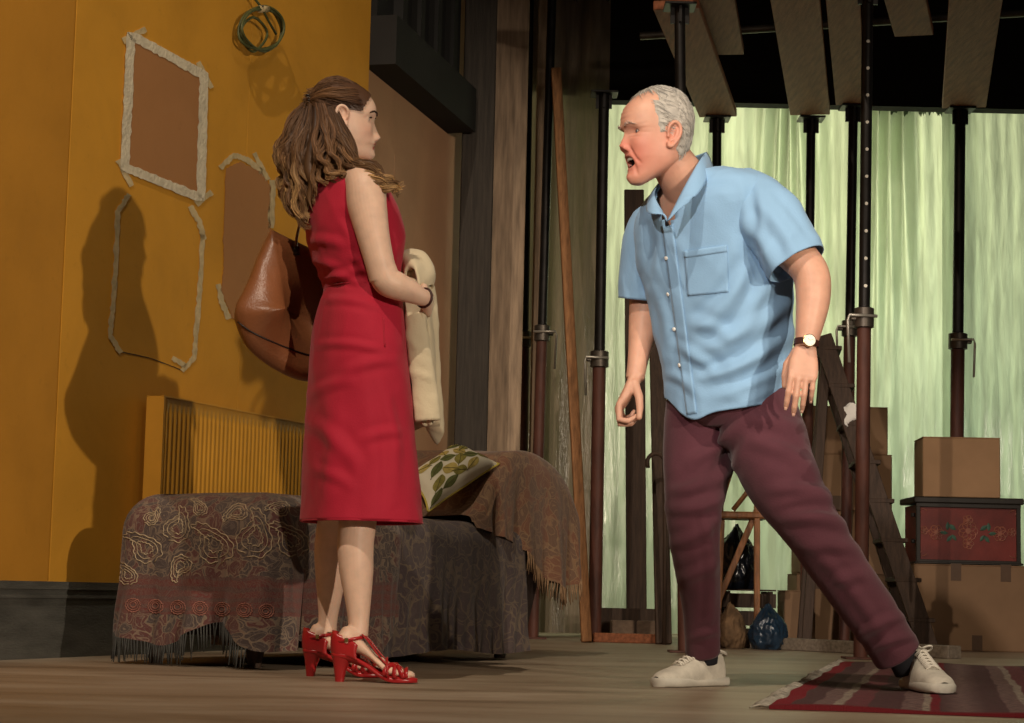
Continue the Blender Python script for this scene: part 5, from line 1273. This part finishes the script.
def dress_rings(m, scale=1.0, n=140):
    rows = []
    for py, l, r, w in DR:
        Y = 5.86; hw = (r-l)/2/FPX*Y; d = math.sqrt(max(hw*hw-(RW.x*w)**2, .002))/FW.x; rows.append((*P((l+r)/2, py, Y), w, d))
    K = crom(rows, m); out = []
    for k in K: out.append(ring(k[:3], -RW, FW+Vector((0, 0, 0)), k[3]*scale, k[4]*scale, k[4]*scale, n, 2.25))
    return np.array(out)
dg_ = G(); dg_.loft(dress_rings(190), False)
dfolds = [(326, 300, 380, 308, .003, 4), (318, 345, 385, 352, .003, 4), (312, 395, 350, 380, .003, 5), (345, 372, 392, 360, .003, 5), (310, 420, 360, 470, .004, 7), (380, 380, 392, 500, .004, 6), (330, 400, 325, 510, .004, 8),
   (352, 400, 356, 515, -.003, 9), (316, 470, 350, 485, .003, 5), (360, 440, 400, 432, .003, 5), (312, 260, 345, 275, .004, 5), (316, 275, 360, 283, .004, 4), (322, 284, 368, 270, .003, 4), (352, 255, 372, 282, .004, 4), (310, 240, 345, 246, .003, 5), (345, 215, 362, 250, -.004, 5), (395, 250, 385, 280, .003, 4)]
wrinkle(dg_, [(a, b, c, d, e*1.7, f) for a, b, c, d, e, f in dfolds], .0034, 7, 11, (1, 1, .7)); DBV = bvh_of(dg_)
do = obj('dress', dg_, M['dress'], woman, True, fixn=False, label='fitted sleeveless red knee-length dress')
md = do.modifiers.new('t', 'SOLIDIFY'); md.thickness = .003; md.offset = -1
# waist seam, pocket slit, hem
R_ = dress_rings(190); i = int(np.argmin(np.abs([to_px(r.mean(0))[1]-289 for r in R_])))
g = G(); g.tube([Vector(p) for p in R_[i][::2]], .0024, 6, closed=True); obj('waist_seam', g, M['dress'], do, True)
g = G(); pts = [hit(DBV, 383+.2*k, 318+3.6*k, .001)[0] for k in range(9)]; g.tube(pts, .0022, 6); obj('pocket_edge', g, M['dress'], do, True)
g = G(); g.tube([Vector(p) for p in R_[0][::2]], .0030, 6, closed=True); obj('hem', g, M['dress'], do, True)
# skin
HW_ = dict(nas=.014, tip=-.039, nb=-.055, H=.0245, sock=.0085, eye=.006, brow=.027, browh=.0025, mouth=-.0665, open=.0, chin=-.094, chinh=.005, naso=.0008, bag=0, fore=0)
rowsW = [(-.111, .076, .055, .008), (-.106, .094, .030, .026), (-.094, .101, -.005, .038), (-.078, .100, -.032, .047), (-.060, .101, -.048, .055), (-.040, .095, -.060, .061), (-.018, .093, -.070, .065),
         (.004, .093, -.078, .068), (.026, .098, -.083, .070), (.048, .097, -.085, .071), (.070, .086, -.080, .067), (.090, .066, -.066, .056), (.104, .042, -.044, .040), (.112, .016, -.016, .016), (.114, .002, -.002, .002)]
hw_ = Head(rowsW, HW_, frame((.978, .20, -.05)), P(342.5, 121, 5.86))
bg = G(); hw_.skin(bg); hw_.ear(bg, 1, .0655, .056); hw_.ear(bg, -1, .0655, .056)
for sd in (-1, 1): hw_.lids(bg, sd, (20, 75), (-62, -24))
limb(bg, [(hw_.W((0, -.022, -.035)), .048), (P(340, 152, 5.865), .049), (P(341, 166, 5.865), .052), (P(344, 182, 5.865), .075)], 16, 40)
DRr = dress_rings(60, .93, 60); bg.loft(DRr[12:], True)
sh_ = [(P(350, 178, 5.80), .050), (P(364, 184, 5.725), .058), (P(367, 205, 5.705), .0575), (P(373, 235, 5.69), .0480), (P(379, 260, 5.685), .0430), (P(384, 279, 5.69), .0425)]
limb(bg, sh_, 40, 32)
wrR = P(426, 298.5, 5.765)
limb(bg, [(P(382, 270, 5.688), .0425), (P(387, 281, 5.69), .0425), (P(397, 286, 5.70), .0410), (P(409, 291, 5.72), .0345), (P(420, 296.5, 5.742), .0265), (wrR, .0235)], 40, 28)
hand(bg, wrR, (.12, .98, -.12), (-.95, .2, .1), False, .86, ((40, 60, 35),)*4, (3, 1, -1, -3))
wrL = P(396, 280, 5.95)
limb(bg, [(P(336, 180, 5.93), .050), (P(330, 195, 6.02), .055), (P(336, 240, 6.06), .045), (P(352, 282, 6.07), .042), (P(375, 284, 6.02), .036), (wrL, .025)], 40, 28)
hand(bg, wrL, (.86, -.42, .16), (-.3, -.55, -.75), True, .88, ((30, 55, 35), (34, 55, 35), (38, 55, 35), (42, 55, 35)), (3, 1, -1, -3))
NLEG = [(P(358, 480, 5.80), .068), (P(358, 515, 5.775), .056), (P(355.5, 545, 5.765), .0525), (P(356.5, 572, 5.762), .0485), (P(358, 600, 5.757), .0375), (P(358.5, 622, 5.752), .0300), (P(357.5, 636, 5.748), .0305)]
FLEG = [(P(342, 480, 5.92), .068), (P(336, 520, 5.985), .056), (P(332, 548, 6.01), .0525), (P(331, 572, 6.02), .0475), (P(329.5, 598, 6.03), .0365), (P(328, 618, 6.035), .0290), (P(326.5, 632, 6.035), .0300)]
limb(bg, NLEG, 50, 32); limb(bg, FLEG, 50, 32)
SOLE = [(.0, .078), (.03, .076), (.06, .070), (.10, .048), (.14, .022), (.165, .013), (.19, .011), (.235, .012)]
def heelshoe(gskin, hx, Y, d, ankle):
    d = Vector(d).normalized(); s = Vector((d.y, -d.x, 0)); up = Vector((0, 0, 1)); o = Vector((P(hx, 680, Y).x, Y, 0))
    KS = crom(SOLE, 60)
    def zs(a): return np.interp(a, KS[:, 0], KS[:, 1])
    def q(a, b, z): return o+d*a+s*b+up*z
    F_ = crom([(-.004, .010, .014), (.006, .022, .026), (.03, .027, .034), (.06, .028, .040), (.09, .030, .039), (.12, .034, .031), (.15, .039, .023), (.175, .040, .018), (.20, .036, .013), (.222, .026, .010), (.232, .010, .006)], 50)
    rows = [ring(q(a, 0, zs(a)+.006+h*.75), s, up-d*(.55 if a < .14 and a > .05 else .1), w*.93, h*.98, h*.72, 28, 2.3) for a, w, h in F_]
    gskin.loft(np.array(rows), True)
    limb(gskin, [(ankle, .030), (q(.036, 0, .125), .031), (q(.045, 0, .100), .032)], 8, 24)
    # toes
    for k, b in enumerate((-.024, -.009, .005, .017, .027)): limb(gskin, [(q(.195, b, .020), .0085), (q(.222-.004*abs(k-1), b*.95, .018), .0078)], 4, 10, tip=True)
    lab = 'red leather peep-toe heel with ankle strap'
    W_ = crom([(-.006, .014), (.004, .026), (.03, .031), (.06, .029), (.10, .030), (.14, .037), (.17, .042), (.20, .039), (.225, .028), (.240, .008)], 50)
    def outl(dz, ins): return [tuple(q(a, w-ins, zs(a)+dz)) for a, w in W_]+[tuple(q(a, -w+ins, zs(a)+dz)) for a, w in W_[::-1]]
    g = G(); g.loft([outl(-.009, .003), outl(-.006, 0), outl(.001, 0), outl(.003, .002)], True); so_ = obj('shoe_sole', g, M['redleather'], woman, True, auto=60, label=lab)
    g = G(); rr = []
    for z, w, l, c in ((.0, .0125, .0125, .018), (.006, .0130, .0130, .018), (.03, .0165, .0165, .0185), (.055, .0235, .0230, .022), (.073, .0300, .0330, .027)):
        rr.append(ring(q(c, 0, z), s, d, w, l, l*1.05, 28, 2.5))
    g.loft(np.array(rr), True); obj('shoe_heel', g, M['redleather'], so_, True, auto=60)
    # counter round the heel
    rows = []
    for t in np.linspace(-1, 1, 41):
        an = t*math.pi/2; a = .030-.038*math.cos(an)+(abs(t) > .72)*(abs(t)-.72)*.15; b = .0315*math.sin(an)
        top = .070-.026*abs(t)**3; row = [tuple(q(a-.004*math.sin(math.pi*k), b*(1+.06*math.sin(math.pi*k)), zs(max(a, 0))-.004+top*k)) for k in np.linspace(0, 1, 8)]
        rows.append(row)
    g = G(); g.loft(np.array(rows), False, False); o1 = obj('shoe_counter', g, M['redleather'], so_, True, fixn=False); md = o1.modifiers.new('t', 'SOLIDIFY'); md.thickness = .004; md.offset = 1
    # ankle strap
    pts = [q(.040+.043*math.cos(t), .0345*math.sin(t), .118+.008*math.cos(t)) for t in np.linspace(0, 2*math.pi, 33)[:-1]]
    g = G(); g.tube(pts, .0055, 6, closed=True, flat=.5, side=(1, 0, 0)); obj('ankle_strap', g, M['redleather'], so_, True)
    g = G(); g.box(q(.04, .037, .118), (.011, .004, .012), Matrix((d, s, up)).transposed(), .002); obj('buckle', g, M['gold'], so_)
    # straps from ankle to vamp and crossed straps over the toes
    def over(a, ofs=.0):
        w = np.interp(a, F_[:, 0], F_[:, 1]); h = np.interp(a, F_[:, 0], F_[:, 2]); return w, zs(a)+.006+h*1.72+ofs
    for sgn in (1, -1):
        pts = []
        for t in np.linspace(0, 1, 12):
            a = .080+t*.085; w, zt = over(a, .003); an = (.35+.45*t); b = sgn*w*math.sin(an*1.3); z = zs(a)+.01+(zt-zs(a)-.01)*math.cos(an*.9)
            pts.append(q(a, b, z))
        g = G(); g.tube(pts, .005, 6, flat=.5); obj('vamp_strap', g, M['redleather'], so_, True)
    for (a0, a1) in ((.150, .205), (.205, .150), (.172, .180), (.200, .212), (.140, .160)):
        pts = []
        for t in np.linspace(-1, 1, 17):
            a = a0+(a1-a0)*(t+1)/2; w, zt = over(a, .004); an = t*math.pi/2; pts.append(q(a, (w+.003)*math.sin(an), zs(a)+.004+(zt-zs(a)-.004)*math.cos(an)**.7))
        g = G(); g.tube(pts, .0075, 8, flat=.42, side=(0, 0, 1)); obj('toe_strap', g, M['redleather'], so_, True)
heelshoe(bg, 333.5, 5.735, (.97, -.10, 0), NLEG[-1][0])
heelshoe(bg, 304.5, 6.035, (.97, -.06, 0), FLEG[-1][0])
bw_ = remesh(bg, .0025, 1)
face_masks(bw_, hw_, HW_['mouth'], 0.0, ((.045, .07, -.03, .03, .45), (0, .115, -.04, .015, .35), (.07, 0, 0, .025, .35)), .019, .9)
obj('body', bw_, M['skin_woman'], woman, True, fixn=False)
for sd in (-1, 1): hw_.eyeball(sd, woman, (.05, .03, .015), (0, 1, -.02))
M['browbrown'] = mat('brown_eyebrow', (.05, .025, .014), .6)
for sd in (-1, 1): hw_.brow(sd, woman, M['browbrown'], [(.012, .024), (.024, .030), (.037, .031), (.048, .025)], .0018, 110, .008, 5, .0012)
# lashes
g = G()
for sd in (-1, 1):
    c = hw_.eye_at(sd)
    for a in np.linspace(-50, 55, 22):
        e = math.radians(18); b = Vector((c[0]+.0142*math.cos(e)*math.sin(math.radians(a)), c[1]+.0142*math.cos(e)*math.cos(math.radians(a)), c[2]+.0142*math.sin(e)))
        g.tube([hw_.W(b), hw_.W(b+Vector((sd*.001, .004, .0005))), hw_.W(b+Vector((sd*.002, .006, .003)))], [.0006, .0005, .0002], 3)
obj('eyelashes', g, M['browbrown'], woman, True)
# bracelet
ax = (wrR-P(420, 296.5, 5.742)).normalized(); u = ax.orthogonal().normalized(); w = ax.cross(u); g = G(); c = wrR-ax*.008
g.tube([c+(u*math.cos(t)+w*math.sin(t))*.0275 for t in np.linspace(0, 2*math.pi, 25)[:-1]], .0042, 6, closed=True); obj('bracelet', g, mat('dark_bracelet', (.05, .015, .012), .4), woman, True)

# ------------------------------------------------------------------ hair
def hcol(t, k, warm):
    root = np.array((.055, .023, .012)); mid = np.array((.21, .105, .043)); end = np.array((.72, .45, .19))
    c = root*(1-t/.45)+mid*(t/.45) if t < .45 else mid*(1-(t-.45)/.55)+end*((t-.45)/.55)
    return tuple(c*k*(1+.25*warm))
def woman_hair():
    R = random.Random(21); g = G()
    # scalp shell so no skin shows through the swept-back top
    m, n = 70, 120; vs = np.linspace(.30, 1, m); ts = np.linspace(-math.pi, math.pi, n, endpoint=False)
    def inside(p):  # hairline
        y, z = p[1], p[2]
        return y < (.074 if z > .075 else .040+.45*max(0, z)) and not (y > -.012 and z < .020) and z > -.075
    V, A, F, ok = [], [], [], []
    for v in vs:
        for t in ts:
            p = hw_.pt(v, t); ok.append(inside(p)); V.append(hw_.pt(v, t, .004+.002*(p[2] > .05))); A.append(hcol(.05, 1, 0))
    for i in range(m-1):
        for j in range(n):
            q = (i*n+j, i*n+(j+1) % n, (i+1)*n+(j+1) % n, (i+1)*n+j)
            if all(ok[k] for k in q): F.append(q)
    g.add(hw_.Wn(V), F, A)
    clip = Vector((0, -.105, .045))
    # swept-back strands from the hairline to the clip
    def strand(pts, r0, k, t0=0.0, t1=1.0, warm=0.0, r=.0011, segs=22):
        K = crom(pts, segs); rr = [r*(1-.6*abs(q-.4)) for q in np.linspace(0, 1, segs)]
        at = []
        for q in np.linspace(t0, t1, segs): at += [hcol(q, k, warm)]*3
        g.tube([Vector(p) for p in K], rr, 3, False, a=at)
    for i in range(1500):
        th = R.uniform(-2.3, 2.3); z0 = .03+.085*max(0, math.cos(th*.72))**.8+R.uniform(-.02, .02); v = R.uniform(.45, .97)
        p = hw_.pt(v, th, .004)
        if not inside(p): continue
        p = Vector(p); c = clip+Vector((R.gauss(0, .012), R.gauss(0, .008), R.gauss(0, .014)))
        lift = .007+.012*R.random()+.004*max(0, p.z/.1)
        mid = p.lerp(c, .5); nrm = (mid-Vector((0, -.01, .02))).normalized(); d = (mid-Vector((0, -.01, .02))).length
        q1 = p.lerp(c, .25); q2 = p.lerp(c, .75); out = []
        for q, s_ in ((p, .0), (q1, .8), (mid, 1), (q2, .85), (c, .25)):
            e = q-Vector((0, -.012, .015)); rad = hw_rad(e); L = max(e.length, rad+.004); e = e.normalized()*(L*(1-s_)+max(L, rad+lift*s_)*s_); out.append(tuple(hw_.W(Vector((0, -.012, .015))+e)))
        strand(out, 0, R.uniform(.6, 1.25), 0, .35, R.random()*.5, .0012, 16)
    # twisted side sections pinned at the clip
    for sd in (-1, 1):
        for k, (y0, z0) in enumerate(((.058, .070), (.045, .050), (.060, .088), (.035, .034))):
            st = Vector((sd*.050, y0, z0)); path = []
            for q in np.linspace(0, 1, 14):
                e = st.lerp(clip+Vector((sd*.012, 0, .006*k-.008)), q)-Vector((0, -.012, .015)); e.x += sd*.03*math.sin(math.pi*q); rad = hw_rad(e); path.append(Vector((0, -.012, .015))+e.normalized()*(rad+.010+.006*math.sin(math.pi*q)))
            for i in range(46):
                a1 = R.uniform(0, 6.28); r1 = .0085*R.random()**.5; pts = []
                for j, q in enumerate(np.linspace(0, 1, 14)):
                    tg_ = (path[min(j+1, 13)]-path[max(j-1, 0)]).normalized(); u = tg_.cross(Vector((0, 0, 1))).normalized(); w2 = tg_.cross(u); a2 = a1+4.5*q
                    pts.append(tuple(hw_.W(path[j]+(u*math.cos(a2)+w2*math.sin(a2))*r1*(1-.3*q))))
                strand(pts, 0, R.uniform(.7, 1.5), 0, .45, R.random(), .0011, 16)
    # hanging locks: guides in the photo's directions with their own depths
    Yh = 5.86
    guides = [ # golden curl behind, back mass, tail at the back, over the near shoulder, flip
      [(308, 104, 5.90), (299, 116, 5.89), (289, 134, 5.88), (284, 150, 5.88), (289, 160, 5.87), (299, 158, 5.86), (302, 148, 5.85)],
      [(310, 104, 5.86), (302, 122, 5.84), (291, 142, 5.83), (286, 160, 5.84), (290, 176, 5.85), (287, 190, 5.86), (293, 206, 5.86), (303, 214, 5.85)],
      [(312, 105, 5.83), (309, 126, 5.80), (300, 146, 5.79), (296, 166, 5.79), (300, 184, 5.79), (296, 202, 5.79), (303, 220, 5.79), (312, 224, 5.80)],
      [(316, 106, 5.80), (316, 128, 5.765), (312, 148, 5.75), (309, 168, 5.75), (313, 184, 5.755), (309, 198, 5.76), (313, 212, 5.77)],
      [(322, 106, 5.785), (327, 128, 5.755), (328, 146, 5.74), (325, 160, 5.735), (331, 171, 5.73), (341, 175, 5.72), (352, 172, 5.71)],
      [(330, 108, 5.78), (338, 130, 5.755), (345, 146, 5.74), (350, 162, 5.725), (360, 170, 5.70), (374, 176, 5.68), (386, 184, 5.68), (396, 188, 5.69), (404, 182, 5.70)],
      [(337, 112, 5.785), (348, 136, 5.765), (354, 155, 5.75), (364, 166, 5.72), (377, 173, 5.70), (387, 180, 5.69), (394, 188, 5.70), (401, 190, 5.71)],
      [(330, 112, 5.92), (334, 140, 5.93), (340, 160, 5.94), (350, 172, 5.95), (362, 180, 5.96)],
      [(314, 108, 5.93), (306, 135, 5.95), (301, 160, 5.96), (304, 185, 5.96), (300, 205, 5.95)]]
    GW = [crom([tuple(P(*q)) for q in gd], 40) for gd in guides]
    GW = [np.array(x) for x in GW]
    cores = (.015, .019, .024, .024, .020, .012, .010, .022, .024)
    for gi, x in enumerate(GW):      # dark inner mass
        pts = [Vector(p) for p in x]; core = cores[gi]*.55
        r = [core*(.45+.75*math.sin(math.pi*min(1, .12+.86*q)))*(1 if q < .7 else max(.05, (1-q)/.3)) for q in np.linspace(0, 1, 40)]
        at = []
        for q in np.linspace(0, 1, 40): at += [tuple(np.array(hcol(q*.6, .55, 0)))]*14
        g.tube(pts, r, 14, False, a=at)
    pairs = [(0, 0), (0, 1), (1, 1), (1, 2), (2, 2), (2, 3), (3, 3), (3, 4), (4, 4), (4, 5), (5, 5), (5, 6), (6, 6), (7, 7), (8, 8), (8, 1), (0, 0), (1, 1), (2, 2), (5, 5)]
    for ci in range(118):             # wavy clumps, each a bundle of strands
        a, b = pairs[ci % len(pairs)]; w = R.random()*.8; x = GW[a]*(1-w)+GW[b]*w
        core = cores[a]; an = R.uniform(0, 6.28); rad = core*R.uniform(.55, 1.15); ph = R.uniform(0, 6.28); wl2 = R.uniform(.085, .13); am = R.uniform(.006, .013); L = R.uniform(.80, 1.04)
        seg = np.linalg.norm(np.diff(x, axis=0), axis=1).sum(); path = []; tw = R.uniform(-1.2, 1.2)
        for q in np.linspace(0, 1, 24):
            j = min(q*L, 1)*39; j0 = int(min(j, 38)); p = Vector(x[j0]*(1-(j-j0))+x[j0+1]*(j-j0)); tg_ = Vector(x[min(j0+2, 39)]-x[max(j0-2, 0)]).normalized()
            u = tg_.cross(Vector((0, 1, 0))).normalized(); w2 = tg_.cross(u); sp = rad*(.25+.9*math.sin(math.pi*min(1, .12+.72*q)))*(1-.4*max(0, q-.75)/.25)
            an2 = an+tw*q; wv_ = am*min(1, q*2.2); ang = 2*math.pi*q*L*seg/wl2+ph
            path.append((p+(u*math.cos(an2)+w2*math.sin(an2))*sp+(u*math.sin(ang)+w2*.7*math.cos(ang))*wv_, u, w2))
        gold = R.random() < (.9 if a in (0, 1) else (.65 if a in (5, 6) else .35)); kk = R.uniform(.6, 1.15); end = (.75+.3*R.random()) if gold else .35+.25*R.random()
        cr = R.uniform(.006, .0095)
        at = []
        for q in np.linspace(0, 1, 24): at += [hcol(.12+(end-.12)*q, kk*.8, 0)]*8
        g.tube([k[0] for k in path], [cr*.72*(.5+.6*math.sin(math.pi*min(1, .15+.7*q)))*(1 if q < .75 else max(.05, (1-q)/.25)) for q in np.linspace(0, 1, 24)], 8, False, a=at)
        for i in range(34):
            a1 = R.uniform(0, 6.28); r1 = cr*R.random()**.4; fr = R.uniform(-.6, .6); pts = []; st_ = R.choice((0, 0, 0, .1)); lim = R.uniform(.85, 1)
            for k in range(0, 24, 2):
                q = k/23*lim; p, u, w2 = path[min(23, int(round(q*23)))]; s2 = r1*(.5+.7*math.sin(math.pi*min(1, .15+.62*q)))*(1+.5*max(0, q-.8)*5*R.random())
                pts.append(tuple(p+(u*math.cos(a1+fr*q*4)+w2*math.sin(a1+fr*q*4))*s2))
            strand(pts, 0, kk*R.uniform(.75, 1.3), .12, min(1, end*R.uniform(.85, 1.15)), R.random(), .0011, 20)
    ho = obj('hair', g, M['hair'], woman, True, fixn=False, label='long wavy brown hair with golden ends, half pinned back')
    c = hw_.W(clip+Vector((-.016, -.004, 0))); g = G()
    for k in range(5): g.box(c+Vector((.002*k, -.012+.002*k, .014-.007*k)), (.014, .012, .006), hw_.R, .002)
    obj('hair_clip', g, mat('hair_clip', (.03, .02, .016), .3), woman, True)
def hw_rad(e):
    """distance from the hair centre to the scalp along e"""
    d = e.normalized(); return 1/math.sqrt((d.x/.070)**2+(d.y/.086)**2+(d.z/.098)**2)
woman_hair()
# ================================================================== handbag
M['leather'] = mat('tan_leather', (.215, .078, .030), .38, .2, 7, bump=.15, bs=120, spec=.5); M['leather_dark'] = mat('dark_leather', (.020, .010, .008), .45, .2)
def bag():
    T = thing('handbag', 'brown leather shoulder bag hanging behind the woman in the red dress', 'bag', P(290, 380, 6.06))
    poly = [(271, 230), (262, 249), (253, 270), (244, 291), (237, 306), (235.5, 317), (239, 330), (248, 347), (265, 362), (290, 376), (312, 380.5), (336, 376), (346, 350), (344, 318), (338, 290), (326, 264), (310, 250), (292, 241)]
    Q = crom(poly+[poly[0]], 120)[:-1]; c = Q.mean(0); Yc = 6.03; rings = []
    tilt = lambda x, y: (x-292)*.0016
    for s_, dy in ((.02, -.072), (.45, -.070), (.80, -.062), (.93, -.052), (.985, -.036), (1.0, -.012), (1.0, .012), (.985, .036), (.93, .052), (.80, .062), (.4, .070), (.02, .072)):
        rings.append([tuple(P(*(c+(p-c)*s_), Yc+dy+tilt(*p))) for p in Q])
    g = G(); g.loft(rings, True); wrinkle(g, [(262, 262, 248, 330, .006, 6), (285, 262, 282, 350, -.005, 7), (250, 332, 290, 368, .004, 5)], .003, 6, 4); body = obj('body', g, M['leather'], T, True, fixn=False)
    # stitched seams: base panel and side
    def seam(pts, name='seam', r=.0028):
        b = bvh_of(g); ps = [hit(b, x, y, .001)[0] for x, y in crom(pts, 24)]; ps = [p for p in ps if p is not None]; k = G(); k.tube(ps, r, 6); obj(name, k, M['leather_dark'], body, True)
    seam([(238, 322), (252, 332), (275, 343), (298, 352), (312, 356)])
    k = G(); k.tube([P(270.5, 231, Yc), P(292, 242, Yc+.02), P(310, 251, Yc+.03), P(326, 265, Yc+.05)], .010, 8, flat=.6); obj('opening_edge', k, M['leather_dark'], T, True)
    for dy in (-.05, .05):
        k = G(); K = crom([tuple(P(296, 250, Yc+dy)), tuple(P(297, 236, Yc+dy*.8)), tuple(P(303, 215, Yc+.02)), tuple(P(316, 190, Yc+.03)), tuple(P(326, 178, Yc+.02)), tuple(P(336, 190, Yc+.05)), tuple(P(334, 225, Yc+.06+dy)), tuple(P(330, 262, Yc+.06+dy))], 40)
        k.tube([Vector(p) for p in K], .0075, 8, flat=.6); obj('strap', k, M['leather'], T, True)
        k = G(); k.tube([P(296, 247, Yc+dy), P(296.5, 255, Yc+dy)], .011, 10); obj('strap_ring', k, M['leather_dark'], T, True)
bag()
# ================================================================== coat over her arm
M['coat'] = mat('cream_coat', (.62, .53, .36), .8, .06, 5, bump=.12, bs=160, sheen=.15); M['lining'] = mat('coat_lining', (.30, .24, .15), .6, .1)
def coat():
    T = thing('folded_coat', 'cream coat folded over the woman\'s forearms and hanging down in front', 'coat', P(420, 430, 5.92))
    # hanging part: folded layers, one closed wavy tube, lofted downwards
    keys = [(413, 256, 5.96, .030, .055), (412, 266, 5.95, .045, .075), (413, 285, 5.92, .055, .085), (414, 302, 5.91, .058, .090), (415, 325, 5.91, .058, .092), (417, 355, 5.92, .056, .090), (420, 390, 5.93, .054, .088), (423, 412, 5.93, .050, .085), (425, 426, 5.935, .048, .082)]
    K = crom([(*P(a, b, c), w, d) for a, b, c, w, d in keys], 70); rows = []; n = 150; t = np.linspace(0, 2*math.pi, n, endpoint=False)
    for i, k in enumerate(K):
        q = i/69; f = 1+.10*np.sin(5*t+1.2+.8*q)*min(1, q*3)+.07*np.sin(11*t+2-.9*q)*min(1, q*2)+.05*np.sin(17*t+3*q)*q
        x = k[3]*np.cos(t)*f; y = k[4]*np.sin(t)*f; hem = (-.030*np.cos(t-.6)-.02*np.sin(3*t))*(q**6)
        rows.append(np.stack([k[0]+x, k[1]+y, k[2]+hem], 1))
    g = G(); g.loft(np.array(rows), True); wrinkle(g, [(408, 305, 415, 420, .006, 4), (420, 300, 428, 400, .006, 4), (402, 330, 418, 350, .004, 4)], .003, 9, 17)
    o = obj('hanging_body', g, M['coat'], T, True, fixn=False); md = o.modifiers.new('t', 'SOLIDIFY'); md.thickness = .005; md.offset = -1
    # flap folded over the top of the arms
    rows = []
    prof = [(398, 262, 5.90), (400, 253, 5.89), (407, 248.5, 5.88), (416, 250, 5.87), (424, 256, 5.86), (430, 266, 5.86), (431.5, 277, 5.86), (430, 287, 5.865)]
    K = crom([tuple(P(*p)) for p in prof], 40)
    for i, k in enumerate(K):
        row = []; q = i/39; dep = .20
        for s_ in np.linspace(-.5, .5, 22): row.append((k[0]+.010*math.sin(9*s_+q*3), k[1]+dep*s_+.04, k[2]-.05*(abs(s_)*2)**3+.006*math.sin(13*s_+4*q)-.02*s_))
        rows.append(row)
    cc = np.array(P(411, 281, 5.86)); rows = np.array(rows)
    for j, s_ in enumerate(np.linspace(-.5, .5, 22)):
        if s_ < 0:
            k = .50*(2*abs(s_))**2.2; rows[:, j, 0] += (cc[0]-rows[:, j, 0])*k; rows[:, j, 2] += (cc[2]-rows[:, j, 2])*k
    g = G(); g.loft(rows, False, False); wrinkle(g, [(404, 256, 426, 276, .004, 3.5)], .002, 14, 6); o = obj('top_fold', g, M['coat'], T, True, fixn=False)
    md = o.modifiers.new('t', 'SOLIDIFY'); md.thickness = .007; md.offset = -1
    # sleeve end hanging in front
    g = G(); K = crom([(*P(414, 300, 5.83), .026), (*P(416, 330, 5.82), .031), (*P(421, 365, 5.825), .033), (*P(425, 396, 5.83), .036), (*P(427, 421, 5.83), .037)], 40)
    g.tube([Vector(k[:3]) for k in K], [k[3] for k in K], 48, False, flat=.55, side=(0, 1, 0)); wrinkle(g, [(410, 345, 430, 352, .004, 3), (412, 372, 432, 380, .004, 3)], .003, 16, 9); o = obj('sleeve', g, M['coat'], T, True, fixn=False); md = o.modifiers.new('t', 'SOLIDIFY'); md.thickness = .004; md.offset = -1
coat()
